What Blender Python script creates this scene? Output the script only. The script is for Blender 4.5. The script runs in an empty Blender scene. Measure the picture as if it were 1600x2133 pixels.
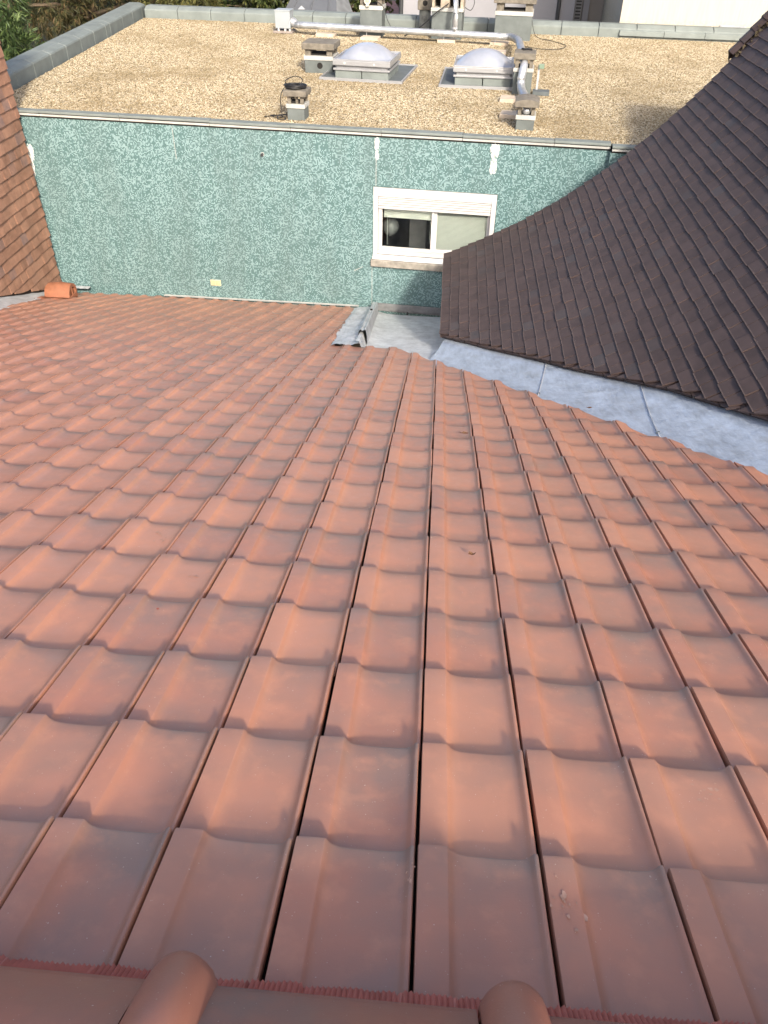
import bpy, bmesh, math, random
from math import sin, cos, tan, radians, pi, atan2, hypot, degrees
from mathutils import Vector, Matrix
random.seed(7)
sc = bpy.context.scene
C = sc.collection
Z0 = 9.5                       # camera height over the ground; all coordinates below are relative to the camera

# ------------------------------------------------------------------ camera, sky, sun, exposure
M = ((0.9969036532, 0.0773749764, 0.0140078283), (0.0595559908, -0.6266525423, -0.7770197392), (-0.0513438427, 0.7754480668, -0.6293203521))
cam = bpy.data.cameras.new('camera'); co = bpy.data.objects.new('camera', cam); C.objects.link(co)
rt, dn, fw = (Vector(r) for r in M)
R3 = Matrix((rt, -dn, -fw)).transposed()
co.matrix_world = Matrix.Translation((0, 0, Z0)) @ R3.to_4x4()
cam.sensor_fit = 'VERTICAL'; cam.sensor_height = 36.0; cam.lens = 36.0 * 1650 / 2133
cam.clip_start = 0.05; cam.clip_end = 600
sc.camera = co

SUN_AZ, SUN_EL = radians(18), radians(31.5)        # azimuth measured from behind the camera towards its right
S = Vector((cos(SUN_EL) * sin(SUN_AZ), -cos(SUN_EL) * cos(SUN_AZ), sin(SUN_EL)))
w = bpy.data.worlds.new('World'); sc.world = w; w.use_nodes = True
nt = w.node_tree; nt.nodes.clear()
sky = nt.nodes.new('ShaderNodeTexSky'); sky.sky_type = 'NISHITA'; sky.sun_disc = False
sky.sun_elevation = SUN_EL; sky.sun_rotation = atan2(S.x, S.y); sky.dust_density = 4.0; sky.air_density = 0.7; sky.ozone_density = 0.2
bg = nt.nodes.new('ShaderNodeBackground'); bg.inputs['Strength'].default_value = 0.15
wo = nt.nodes.new('ShaderNodeOutputWorld')
nt.links.new(sky.outputs[0], bg.inputs[0]); nt.links.new(bg.outputs[0], wo.inputs[0])
sl = bpy.data.lights.new('sun', 'SUN'); sl.energy = 2.6; sl.angle = radians(4.0); sl.color = (1.0, 0.9, 0.76)
so = bpy.data.objects.new('sun', sl); C.objects.link(so); so.location = (20, -30, 40)
so.rotation_euler = (-S).to_track_quat('-Z', 'Y').to_euler()
sc.view_settings.view_transform = 'Standard'; sc.view_settings.look = 'None'
sc.view_settings.exposure = 1.3; sc.view_settings.gamma = 1.0; sc.view_settings.use_curve_mapping = False

# ------------------------------------------------------------------ helpers
class MB:
    def __init__(s): s.v = []; s.f = []; s.uv = None
    def add(s, vs, fs):
        o = len(s.v); s.v += [Vector(v) for v in vs]; s.f += [tuple(i + o for i in f) for f in fs]; return s
    def quad(s, *p): return s.add(p, [tuple(range(len(p)))])
    def box(s, c, d, yaw=0.0, top=1.0):
        x, y, z = d[0] / 2, d[1] / 2, d[2] / 2; m = Matrix.Rotation(yaw, 3, 'Z'); c = Vector(c)
        v = [(-x, -y, -z), (x, -y, -z), (x, y, -z), (-x, y, -z), (-x * top, -y * top, z), (x * top, -y * top, z), (x * top, y * top, z), (-x * top, y * top, z)]
        return s.add([c + m @ Vector(q) for q in v], [(3, 2, 1, 0), (4, 5, 6, 7), (0, 1, 5, 4), (1, 2, 6, 5), (2, 3, 7, 6), (3, 0, 4, 7)])
    def ext(s, prof, fn, t0, t1):            # closed profile swept from fn(p, t0) to fn(p, t1)
        n = len(prof); vs = [fn(p, t0) for p in prof] + [fn(p, t1) for p in prof]
        return s.add(vs, [(i, (i + 1) % n, n + (i + 1) % n, n + i) for i in range(n)] + [tuple(range(n))[::-1], tuple(range(n, 2 * n))])
    def tube(s, path, r, n=10, cap=True):
        P = [Vector(p) for p in path]; rings = []; up = Vector((0.13, 0.21, 1)).normalized()
        for i, p in enumerate(P):
            d = (P[min(i + 1, len(P) - 1)] - P[max(i - 1, 0)]).normalized()
            a = d.cross(up)
            if a.length < 1e-3: a = d.cross(Vector((1, 0, 0)))
            a.normalize(); b = d.cross(a); rr = r[i] if isinstance(r, (list, tuple)) else r
            rings.append([p + a * rr * cos(2 * pi * k / n) + b * rr * sin(2 * pi * k / n) for k in range(n)])
        vs = [q for g in rings for q in g]; fs = []
        for i in range(len(P) - 1):
            for k in range(n): fs.append((i * n + k, i * n + (k + 1) % n, (i + 1) * n + (k + 1) % n, (i + 1) * n + k))
        if cap: fs += [tuple(range(n))[::-1], tuple(range((len(P) - 1) * n, len(P) * n))]
        return s.add(vs, fs)
    def grid(s, rows):                       # rows of points
        n = len(rows[0]); vs = [q for r in rows for q in r]
        return s.add(vs, [(i * n + k, i * n + k + 1, (i + 1) * n + k + 1, (i + 1) * n + k) for i in range(len(rows) - 1) for k in range(n - 1)])
    def lathe(s, c, prof, n=16):             # prof: (r, z)
        c = Vector(c); rows = [[c + Vector((r * cos(2 * pi * k / n), r * sin(2 * pi * k / n), z)) for k in range(n + 1)] for r, z in prof]
        return s.grid(rows)
    def mesh(s, name, m, off, smooth=False, uvs=None):
        me = bpy.data.meshes.new(name); me.from_pydata([v - off for v in s.v], [], s.f)
        for k in (m if isinstance(m, (list, tuple)) else [m]): me.materials.append(k)
        if smooth: me.polygons.foreach_set('use_smooth', [True] * len(me.polygons))
        if uvs:
            ul = me.uv_layers.new(name='UVMap')
            for l in me.loops: ul.data[l.index].uv = uvs(s.v[l.vertex_index])
        me.update(); return me

def tag(o, label=None, cat=None, group=None, kind=None):
    if label: o['label'] = label
    if cat: o['category'] = cat
    if group: o['group'] = group
    if kind: o['kind'] = kind
    return o
REL = {}
def thing(name, label, cat, loc, group=None):
    o = bpy.data.objects.new(name, None); C.objects.link(o); o.empty_display_size = 0.1
    o.location = (loc[0], loc[1], loc[2] + Z0); REL[o] = Vector(loc); return tag(o, label, cat, group)
def part(name, mb, m, parent, smooth=False, bevel=0.0, uvs=None, auto=None, kind=None):
    off = REL[parent]; me = mb.mesh(name, m, off, smooth, uvs)
    o = bpy.data.objects.new(name, me); C.objects.link(o); o.parent = parent; REL[o] = off
    if bevel:
        b = o.modifiers.new('bevel', 'BEVEL'); b.width = bevel; b.segments = 2; b.limit_method = 'ANGLE'; b.angle_limit = radians(40)
    if auto is not None: sharp(me, auto)
    if kind: o['kind'] = kind
    return o
def single(name, mb, m, label=None, cat=None, loc=(0, 0, 0), smooth=False, bevel=0.0, uvs=None, group=None, kind=None, auto=None):
    off = Vector(loc); me = mb.mesh(name, m, off, smooth, uvs)
    o = bpy.data.objects.new(name, me); C.objects.link(o); o.location = (off.x, off.y, off.z + Z0); REL[o] = off
    if bevel:
        b = o.modifiers.new('bevel', 'BEVEL'); b.width = bevel; b.segments = 2; b.limit_method = 'ANGLE'; b.angle_limit = radians(40)
    if auto is not None: sharp(me, auto)
    return tag(o, label, cat, group, kind)
def sharp(me, ang):
    me.polygons.foreach_set('use_smooth', [True] * len(me.polygons)); me.set_sharp_from_angle(angle=radians(ang))

# ------------------------------------------------------------------ materials
class NT:
    def __init__(s, name, rough=0.6, metal=0.0, spec=0.4):
        s.m = bpy.data.materials.new(name); s.m.use_nodes = True; s.t = s.m.node_tree
        s.b = s.t.nodes['Principled BSDF']; s.b.inputs['Roughness'].default_value = rough; s.b.inputs['Metallic'].default_value = metal
        s.b.inputs['Specular IOR Level'].default_value = spec
    def n(s, ty, **kw):
        x = s.t.nodes.new(ty)
        for k, v in kw.items():
            if k.startswith('i_'):
                k2 = k[2:]; k2 = int(k2) if k2.isdigit() else k2
                if hasattr(v, 'is_linked') or isinstance(v, bpy.types.NodeSocket): s.t.links.new(v, x.inputs[k2])
                else: x.inputs[k2].default_value = v
            else: setattr(x, k, v)
        return x
    def link(s, a, b): s.t.links.new(a, b)
    def base(s, sock): s.link(sock, s.b.inputs['Base Color'])
    def noise(s, vec, scale, detail=4, rough=0.55, w=None):
        x = s.n('ShaderNodeTexNoise', i_Scale=scale, i_Detail=detail, i_Roughness=rough)
        if vec is not None: s.link(vec, x.inputs['Vector'])
        return x.outputs['Fac']
    def ramp(s, f, stops, interp='LINEAR'):
        x = s.n('ShaderNodeValToRGB'); x.color_ramp.interpolation = interp
        e = x.color_ramp.elements
        while len(e) < len(stops): e.new(0.5)
        for k, (p, c) in enumerate(stops):
            e[k].position = p; e[k].color = (*c, 1) if len(c) == 3 else c
        s.link(f, x.inputs[0]); return x.outputs[0]
    def mix(s, f, a, b, bt='MIX'):
        x = s.n('ShaderNodeMix', data_type='RGBA', blend_type=bt)
        for v, k in ((f, 0), (a, 6), (b, 7)):
            if isinstance(v, bpy.types.NodeSocket): s.link(v, x.inputs[k])
            elif k == 0: x.inputs[0].default_value = v
            else: x.inputs[k].default_value = (*v, 1)
        return x.outputs[2]
    def math(s, op, a, b=0.0, c=None):
        x = s.n('ShaderNodeMath', operation=op)
        for k, v in enumerate((a, b) if c is None else (a, b, c)):
            if isinstance(v, bpy.types.NodeSocket): s.link(v, x.inputs[k])
            else: x.inputs[k].default_value = v
        return x.outputs[0]
    def bump(s, h, strength=0.3, dist=0.01):
        x = s.n('ShaderNodeBump', i_Strength=strength, i_Distance=dist); s.link(h, x.inputs['Height']); s.link(x.outputs[0], s.b.inputs['Normal'])
    def pos(s): return s.n('ShaderNodeNewGeometry').outputs['Position']
    def rnd(s):
        a = s.n('ShaderNodeObjectInfo').outputs['Random']; g = s.n('ShaderNodeNewGeometry').outputs['Random Per Island']
        return s.math('FRACT', s.math('ADD', a, s.math('MULTIPLY', g, 3.7)))

def plain(name, col, rough=0.6, metal=0.0, var=0.25, scale=6.0, bump=0.15, fine=60.0, spec=0.4):
    t = NT(name, rough, metal, spec); p = t.pos()
    f = t.noise(p, scale, 5); lo = tuple(c * (1 - var) for c in col); hi = tuple(min(1, c * (1 + var)) for c in col)
    c = t.ramp(f, [(0.3, lo), (0.7, hi)])
    g = t.noise(p, fine, 3)
    c = t.mix(t.math('MULTIPLY', g, 0.35), c, tuple(x * 0.8 for x in col))
    t.base(c)
    if bump: t.bump(g, bump, 0.004)
    return t.m

def clay_tile(name, orange, red, grey, grey_amt=1.0):
    t = NT(name, 0.5, 0, 0.45); p = t.pos(); r = t.rnd()
    uv = t.n('ShaderNodeUVMap').outputs[0]; sep = t.n('ShaderNodeSeparateXYZ'); t.link(uv, sep.inputs[0]); u, v = sep.outputs[0], sep.outputs[1]
    c = t.mix(t.ramp(r, [(0.05, (0, 0, 0)), (0.95, (1, 1, 1))]), orange, red)
    n1 = t.noise(p, 7.0, 3); n2 = t.noise(p, 17.0, 4)
    # purplish grey tone towards the lower right corner of each tile, strength differs from tile to tile
    fl = t.math('MULTIPLY', t.math('POWER', v, 2.2), t.math('MULTIPLY_ADD', u, 0.6, 0.4))
    fl = t.math('ADD', t.math('MULTIPLY', fl, 0.8), t.math('MULTIPLY', t.math('SUBTRACT', n1, 0.42), 1.35))
    fl = t.math('MULTIPLY', t.math('MAXIMUM', fl, 0.0), t.math('MULTIPLY_ADD', r, 0.7 * grey_amt, 0.45 * grey_amt))
    fl = t.math('MINIMUM', fl, 0.8)
    c = t.mix(fl, c, grey)
    c = t.mix(t.ramp(n2, [(0.52, (0, 0, 0)), (0.75, (0.32, 0.32, 0.32))]), c, tuple(min(1, x * 1.3) for x in orange))
    sp = t.noise(p, 210.0, 1)
    c = t.mix(t.ramp(sp, [(0.75, (0, 0, 0)), (0.80, (0.6, 0.6, 0.6))]), c, (0.62, 0.5, 0.43))
    du = t.ramp(t.noise(p, 2.1, 6, 0.65), [(0.55, (0, 0, 0)), (0.8, (0.35, 0.35, 0.35))])
    c = t.mix(du, c, (0.36, 0.2, 0.16))
    t.base(c)
    t.link(t.ramp(n2, [(0.3, (0.34,) * 3), (0.7, (0.52,) * 3)]), t.b.inputs['Roughness'])
    t.bump(t.noise(p, 320.0, 3), 0.12, 0.002)
    return t.m
M_TILE = clay_tile('terracotta', (0.455, 0.208, 0.128), (0.385, 0.166, 0.107), (0.20, 0.145, 0.118))
M_RIDGE = clay_tile('ridge_terracotta', (0.36, 0.135, 0.080), (0.30, 0.108, 0.068), (0.16, 0.115, 0.10))

def slate_tile(name, a, b, g, speck=True):
    t = NT(name, 0.62, 0, 0.3); p = t.pos(); r = t.rnd()
    c = t.ramp(r, [(0.0, a), (0.5, b), (0.9, a), (0.97, g), (1.0, b)])
    n = t.noise(p, 9.0, 5); c = t.mix(t.ramp(n, [(0.35, (0, 0, 0)), (0.75, (0.5, 0.5, 0.5))]), c, tuple(x * 1.5 for x in b))
    n = t.noise(p, 2.2, 5); c = t.mix(t.ramp(n, [(0.5, (0, 0, 0)), (0.75, (0.5, 0.5, 0.5))]), c, tuple(x * 0.7 for x in a))
    if speck: c = t.mix(t.ramp(t.noise(p, 120.0, 1), [(0.78, (0, 0, 0)), (0.81, (0.7, 0.7, 0.7))]), c, (0.5, 0.42, 0.35))
    t.base(c); t.bump(t.noise(p, 160.0, 3), 0.2, 0.002); return t.m
M_BROWN = slate_tile('dark_plain_tile', (0.040, 0.0268, 0.0238), (0.056, 0.0380, 0.0340), (0.048, 0.0415, 0.0415))
M_BEDGE = plain('worn_edge_highlight', (0.095, 0.068, 0.060), 0.85, var=0.3, scale=40)  # pale worn clay edge that doubles as a painted highlight along each course
M_HUNG = slate_tile('hung_tile', (0.185, 0.098, 0.065), (0.255, 0.142, 0.095), (0.165, 0.115, 0.105))
M_MOSS = plain('moss', (0.045, 0.035, 0.02), 0.95, var=0.6, scale=25, bump=0.9)
M_DECK = plain('dark_batten', (0.03, 0.02, 0.016), 0.9)
M_ROLL = plain('pleated_closure', (0.50, 0.16, 0.115), 0.55, var=0.2, scale=30)

def zinc(name, col, streak=1.0, rough=0.42, metal=0.35):
    t = NT(name, rough, metal, 0.5); p = t.pos()
    mp = t.n('ShaderNodeMapping'); mp.inputs['Scale'].default_value = (3.0, 1.2, 3.0); mp.inputs['Rotation'].default_value = (0, 0, radians(28)); t.link(p, mp.inputs[0])
    n = t.noise(mp.outputs[0], 2.4, 8, 0.68); m2 = t.n('ShaderNodeMapping'); m2.inputs['Scale'].default_value = (24, 3, 10); m2.inputs['Rotation'].default_value = (0, 0, radians(-50)); t.link(p, m2.inputs[0])
    n2 = t.noise(m2.outputs[0], 1.5, 6, 0.7)
    c = t.ramp(n, [(0.3, tuple(x * 0.68 for x in col)), (0.5, col), (0.68, tuple(min(1, x * 1.3) for x in col))])
    c = t.mix(t.math('MULTIPLY', t.ramp(n2, [(0.45, (0, 0, 0)), (0.72, (1, 1, 1))]), 0.55 * streak), c, tuple(min(1, x * 1.4) for x in col))
    c = t.mix(t.ramp(t.noise(p, 3.3, 6, 0.7), [(0.54, (0, 0, 0)), (0.70, (0.4, 0.4, 0.4))]), c, (0.23, 0.23, 0.22))
    t.base(c); t.bump(t.math('ADD', t.noise(p, 7.0, 6, 0.65), t.math('MULTIPLY', n2, 0.5)), 0.55, 0.018); return t.m
M_ZINC = zinc('weathered_zinc', (0.36, 0.415, 0.49), 1.0, 0.42, 0.15)
M_ZPAN = zinc('pan_zinc', (0.52, 0.54, 0.55), 0.4, 0.42, 0.1)
M_LEAD = zinc('crinkled_lead', (0.46, 0.47, 0.49), 1.0, 0.42, 0.15)
M_GALV = zinc('galvanised', (0.50, 0.52, 0.54), 0.3, 0.35, 0.7)
M_ALU = plain('aluminium', (0.31, 0.32, 0.335), 0.4, 0.4, var=0.08, bump=0.05)
M_FELT = plain('grey_membrane', (0.145, 0.168, 0.162), 0.75, var=0.18, scale=4, bump=0.3)
M_FELTD = plain('dark_membrane', (0.085, 0.10, 0.105), 0.7, var=0.25, scale=5, bump=0.3)
M_CONC = plain('weathered_concrete', (0.135, 0.122, 0.10), 0.9, var=0.35, scale=14, bump=0.6)
M_CONCL = plain('pale_slab', (0.42, 0.355, 0.28), 0.9, var=0.2, scale=10, bump=0.4)
M_WHITE = plain('white_paint', (0.47, 0.47, 0.465), 0.45, var=0.06, scale=3, bump=0.05)
M_BAND = plain('pale_band', (0.34, 0.345, 0.33), 0.8, var=0.15, scale=9)
M_SILL = plain('stone_sill', (0.25, 0.235, 0.205), 0.85, var=0.3, scale=16, bump=0.3)
M_MORTAR = plain('white_mortar', (0.56, 0.55, 0.53), 0.9, var=0.15, scale=20, bump=0.6)
M_BLACK = plain('black_rubber', (0.012, 0.012, 0.013), 0.5, var=0.2, bump=0)
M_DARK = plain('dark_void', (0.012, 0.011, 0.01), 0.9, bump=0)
M_STACK = plain('stack_membrane', (0.10, 0.116, 0.115), 0.75, var=0.2, scale=6, bump=0.3)
M_PLW = plain('pale_plaster', (0.235, 0.238, 0.26), 0.85, var=0.06, scale=2, bump=0.15)
M_BEIGE = plain('beige_plaster', (0.22, 0.203, 0.186), 0.85, var=0.06, scale=2)
M_DPIPE = plain('dark_pipe', (0.035, 0.038, 0.042), 0.45, var=0.1)
M_SHUT = plain('shutter_grey', (0.30, 0.31, 0.33), 0.6, var=0.1)
M_ROOFM = plain('metal_roof', (0.10, 0.108, 0.12), 0.5, 0.2, var=0.1)
M_BLIND = plain('blind_slat', (0.52, 0.54, 0.49), 0.5, var=0.05, bump=0)
M_VENTY = plain('vent_plastic', (0.48, 0.43, 0.28), 0.55, var=0.08)
M_BARK = plain('bark', (0.10, 0.075, 0.05), 0.9, var=0.3, scale=12, bump=0.6)
M_GROUND = plain('garden_soil', (0.10, 0.095, 0.055), 0.95, var=0.4, scale=1.0, bump=0.3)
M_PAVE = plain('red_paving', (0.24, 0.115, 0.085), 0.9, var=0.3, scale=4)

def cream_mat():
    t = NT('cream_render', 0.9); p = t.pos()
    sp = t.n('ShaderNodeSeparateXYZ'); t.link(p, sp.inputs[0])
    m = t.n('ShaderNodeMapping'); m.inputs['Scale'].default_value = (9, 9, 0.8); t.link(p, m.inputs[0])
    n = t.noise(m.outputs[0], 1.6, 6, 0.6)
    c = t.ramp(n, [(0.3, (0.345, 0.318, 0.265)), (0.6, (0.375, 0.35, 0.30)), (0.8, (0.315, 0.29, 0.238))])
    low = t.math('MULTIPLY', t.ramp(sp.outputs[2], [(0.0, (1, 1, 1)), (1.0, (0, 0, 0))]), 1.0)
    h = t.math('SUBTRACT', 1.0, t.math('MULTIPLY', t.math('SUBTRACT', sp.outputs[2], Z0 - 2.42), 4.5))
    h = t.math('MULTIPLY', t.math('MAXIMUM', h, 0.0), t.ramp(t.noise(p, 26.0, 4), [(0.45, (0, 0, 0)), (0.7, (1, 1, 1))]))
    c = t.mix(t.math('MINIMUM', h, 0.6), c, (0.24, 0.22, 0.15)); t.base(c); t.bump(t.noise(p, 60, 4), 0.2, 0.004); return t.m
M_CREAM = cream_mat()

def mosaic_mat():
    t = NT('glass_mosaic', 0.3, 0, 0.5); uv = t.n('ShaderNodeUVMap').outputs[0]
    K = 1 / 0.0145
    sc_ = t.n('ShaderNodeVectorMath', operation='SCALE'); t.link(uv, sc_.inputs[0]); sc_.inputs['Scale'].default_value = K
    fl = t.n('ShaderNodeVectorMath', operation='FLOOR'); t.link(sc_.outputs[0], fl.inputs[0])
    fr = t.n('ShaderNodeVectorMath', operation='FRACTION'); t.link(sc_.outputs[0], fr.inputs[0])
    wn = t.n('ShaderNodeTexWhiteNoise', noise_dimensions='2D'); t.link(fl.outputs[0], wn.inputs['Vector'])
    # paper-backed sheets of 20 x 20 tesserae, each with its own share of dark ones
    sh = t.n('ShaderNodeVectorMath', operation='SCALE'); t.link(fl.outputs[0], sh.inputs[0]); sh.inputs['Scale'].default_value = 1 / 20.0
    sf = t.n('ShaderNodeVectorMath', operation='FLOOR'); t.link(sh.outputs[0], sf.inputs[0])
    wn2 = t.n('ShaderNodeTexWhiteNoise', noise_dimensions='2D'); t.link(sf.outputs[0], wn2.inputs['Vector'])
    n = t.noise(fl.outputs[0], 0.11, 3)
    th = t.math('ADD', t.math('MULTIPLY_ADD', wn2.outputs['Value'], 0.10, 0.27), t.math('MULTIPLY', n, 0.5))
    lit = t.math('GREATER_THAN', wn.outputs['Value'], th)
    wc = t.n('ShaderNodeSeparateColor'); t.link(wn.outputs['Color'], wc.inputs[0])
    dark = t.mix(wc.outputs[1], (0.048, 0.101, 0.104), (0.064, 0.130, 0.133))
    light = t.mix(wc.outputs[2], (0.165, 0.258, 0.270), (0.212, 0.320, 0.330))
    c = t.mix(lit, dark, light)
    sp = t.n('ShaderNodeSeparateXYZ'); t.link(fr.outputs[0], sp.inputs[0])
    g = t.math('MAXIMUM', t.math('LESS_THAN', sp.outputs[0], 0.14), t.math('LESS_THAN', sp.outputs[1], 0.14))
    c = t.mix(t.math('MULTIPLY', g, 0.75), c, (0.10, 0.165, 0.166))
    su = t.n('ShaderNodeSeparateXYZ'); t.link(uv, su.inputs[0])
    m = t.n('ShaderNodeMapping'); m.inputs['Scale'].default_value = (2.5, 0.5, 1); t.link(uv, m.inputs[0])
    c = t.mix(t.ramp(t.noise(m.outputs[0], 1.0, 6, 0.65), [(0.42, (0, 0, 0)), (0.72, (0.45, 0.45, 0.45))]), c, (0.085, 0.125, 0.125))
    t.base(c); t.bump(t.math('SUBTRACT', 1.0, g), 0.3, 0.002)
    t.link(t.mix(g, (0.28,) * 3, (0.8,) * 3), t.b.inputs['Roughness']); return t.m
M_MOSAIC = mosaic_mat()

def gravel_mat(name, sheet):
    t = NT(name, 0.85, 0, 0.3); p = t.pos()
    if sheet:
        v = t.n('ShaderNodeTexVoronoi', i_Scale=55.0); t.link(p, v.inputs['Vector'])
        s = t.n('ShaderNodeSeparateColor'); t.link(v.outputs['Color'], s.inputs[0]); r = s.outputs[0]
    else: r = t.n('ShaderNodeObjectInfo').outputs['Random']
    c = t.ramp(r, [(0.0, (0.045, 0.034, 0.020)), (0.22, (0.18, 0.138, 0.076)), (0.5, (0.275, 0.226, 0.145)), (0.75, (0.36, 0.31, 0.215)), (1.0, (0.45, 0.41, 0.32))])
    # browner tone mixed in by broad noise patches
    n = t.noise(p, 0.75, 6, 0.6)
    c = t.mix(t.ramp(n, [(0.48, (0, 0, 0)), (0.70, (0.6, 0.6, 0.6))]), c, (0.13, 0.095, 0.045))
    t.base(c)
    if sheet: t.bump(v.outputs['Distance'], -0.8, 0.02)
    return t.m
def patch_mat():
    t = NT('smeared_mortar', 0.9); p = t.pos()
    c = t.ramp(t.noise(p, 38.0, 4, 0.6), [(0.36, (0.14, 0.22, 0.215)), (0.47, (0.46, 0.47, 0.455)), (0.7, (0.58, 0.575, 0.555))]); t.base(c); t.bump(t.noise(p, 60, 3), 0.5, 0.006); return t.m
M_PATCH = patch_mat()
M_GRAVEL = gravel_mat('gravel_bed', True); M_STONE = gravel_mat('gravel_stone', False)

def glass_mat():
    t = NT('window_glass', 0.03, 0, 0.5); t.b.inputs['Base Color'].default_value = (0.9, 0.95, 0.94, 1)
    t.b.inputs['Transmission Weight'].default_value = 1.0; t.b.inputs['IOR'].default_value = 1.25; return t.m
M_GLASS = glass_mat()
def dome_mat():
    t = NT('opal_acrylic', 0.22, 0, 0.5); p = t.pos()
    t.base(t.ramp(t.noise(p, 4.0, 5), [(0.35, (0.22, 0.24, 0.28)), (0.7, (0.28, 0.30, 0.345))])); return t.m
M_DOME = dome_mat()
def leaf_mat(name, a, b, c_):
    t = NT(name, 0.55, 0, 0.3); g = t.n('ShaderNodeNewGeometry').outputs['Random Per Island']; p = t.pos()
    c = t.ramp(g, [(0.0, a), (0.6, b), (1.0, c_)]); t.base(c)
    return t.m
M_L1 = leaf_mat('cypress_spray', (0.018, 0.034, 0.012), (0.042, 0.072, 0.022), (0.10, 0.14, 0.045))
M_L2 = leaf_mat('pine_needles', (0.030, 0.034, 0.012), (0.055, 0.054, 0.02), (0.13, 0.085, 0.04))
M_L3 = leaf_mat('laurel_leaf', (0.02, 0.032, 0.010), (0.045, 0.062, 0.016), (0.12, 0.125, 0.04))
M_L4 = leaf_mat('hedge_leaf', (0.012, 0.02, 0.010), (0.022, 0.034, 0.014), (0.05, 0.06, 0.025))

# ------------------------------------------------------------------ ground and terrace
g = MB().grid([[(x, y, z) for x in (-200, -30, 0, 30, 200)] for y, z in ((-200, -9.5), (19.6, -9.5), (20.2, -3.5), (300, -3.5))])
single('ground', g, M_GROUND, kind='structure')
single('paved_terrace', MB().quad((-3.4, 25.2, -3.46), (-1.2, 25.2, -3.46), (-1.2, 32, -3.46), (-3.4, 32, -3.46)), M_PAVE, kind='structure')

# ------------------------------------------------------------------ frames: our roof plane, mosaic building
AL = radians(19.5247); TA = tan(AL); HR = -1.09354; W = 0.22; L = 0.30822; X0 = 0.024114; S0 = 0.774650
ex = Vector((1, 0, 0)); es = Vector((0, cos(AL), -sin(AL))); en = Vector((0, sin(AL), cos(AL)))
def roof(x, s, n=0.0): return Vector((x, 0, HR)) + es * s + en * n
def rz(x, y, n=0.0): return Vector((x, y, HR - y * TA)) + en * n      # point of the tile plane over plan position
YAW = radians(-5.0); WD = 10.5556
ca, sa = cos(radians(5)), sin(radians(5))
def BF(a, b, z): return Vector((a * ca + (b + WD) * sa, -a * sa + (b + WD) * ca, z))
ZR = -2.529
def toa(v): return (v.x * ca - v.y * sa, v.x * sa + v.y * ca - WD)

# ------------------------------------------------------------------ mosaic building
MBD = thing('mosaic_building', 'flat roofed building clad in pale and dark green glass mosaic with one white window', 'building', BF(0, 0, -9.5))
A0, A1, ZT = -7.35, 5.0, -2.60
wa0, wa1, wz0, wz1 = -1.853, -0.229, -4.165, -3.208
uvw = lambda v: (toa(v)[0] + toa(v)[1], v.z)
m = MB()
for a_, b_, c_, d_ in ((A0, wa0, -9.5, ZT), (wa1, 1.067, -9.5, ZT), (wa0, wa1, -9.5, wz0), (wa0, wa1, wz1, ZT)):
    m.quad(BF(a_, 0, c_), BF(b_, 0, c_), BF(b_, 0, d_), BF(a_, 0, d_))
m.quad(BF(1.067, -0.09, -9.5), BF(A1, -0.09, -9.5), BF(A1, -0.09, ZT), BF(1.067, -0.09, ZT))
m.quad(BF(1.067, 0.0, -9.5), BF(1.067, -0.09, -9.5), BF(1.067, -0.09, ZT), BF(1.067, 0.0, ZT))
for p, q in (((wa0, wz0), (wa0, wz1)), ((wa0, wz1), (wa1, wz1)), ((wa1, wz1), (wa1, wz0)), ((wa1, wz0), (wa0, wz0))):
    m.quad(BF(p[0], 0, p[1]), BF(p[0], 0.16, p[1]), BF(q[0], 0.16, q[1]), BF(q[0], 0, q[1]))
m.quad(BF(A0, 0, -9.5), BF(A0, 0, ZT), BF(-8.6, 8.6, ZT), BF(-8.6, 8.6, -9.5))
m.quad(BF(A1, -0.09, -9.5), BF(A1, 8.6, -9.5), BF(A1, 8.6, ZT), BF(A1, -0.09, ZT))
m.quad(BF(-8.6, 8.6, -9.5), BF(-8.6, 8.6, ZT), BF(A1, 8.6, ZT), BF(A1, 8.6, -9.5))
part('mosaic_wall', m, M_MOSAIC, MBD, uvs=uvw)
# vertical sheet joints (thin pale lines)
for a_, z0, z1 in ((-4.512, -3.02, -2.62), (-1.862, -4.95, -4.29), (-1.815, -3.2, -2.62)):
    part('joint_line', MB().box(BF(a_, -0.003, (z0 + z1) / 2), (0.006, 0.004, z1 - z0), YAW), M_BAND, MBD)
def blob(name, a0, z0, wdt, hgt, seed, parent=MBD, b=-0.006, n=26):
    r = random.Random(seed); pts = []
    for k in range(n):
        th = 2 * pi * k / n; q = 0.78 + 0.4 * r.random()
        pts.append((a0 + wdt / 2 * cos(th) * q, z0 + hgt / 2 * sin(th) * q))
    m = MB(); o = [BF(a_, 0.0, z_) for a_, z_ in pts]; i_ = [BF(a0 + (a_ - a0) * 0.8, b, z0 + (z_ - z0) * 0.86) for a_, z_ in pts]
    m.add(o + i_, [(k, (k + 1) % n, n + (k + 1) % n, n + k) for k in range(n)] + [tuple(range(n, 2 * n))])
    return part(name, m, M_PATCH, parent)
blob('mortar_patch', -1.808, -2.69, 0.065, 0.20, 1); blob('mortar_patch', -1.806, -2.83, 0.05, 0.13, 2)
blob('mortar_patch', -0.318, -2.68, 0.12, 0.19, 3); blob('mortar_patch', -0.322, -2.84, 0.095, 0.26, 4)
blob('mortar_patch', -6.605, -3.06, 0.10, 0.22, 5); blob('mortar_patch', -6.63, -3.24, 0.06, 0.26, 6)
blob('mortar_patch', -6.65, -4.18, 0.05, 0.18, 8)
m = MB()
for a_, b_ in ((-1.95, -4.30), (-1.87, -4.262)): pass
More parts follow.
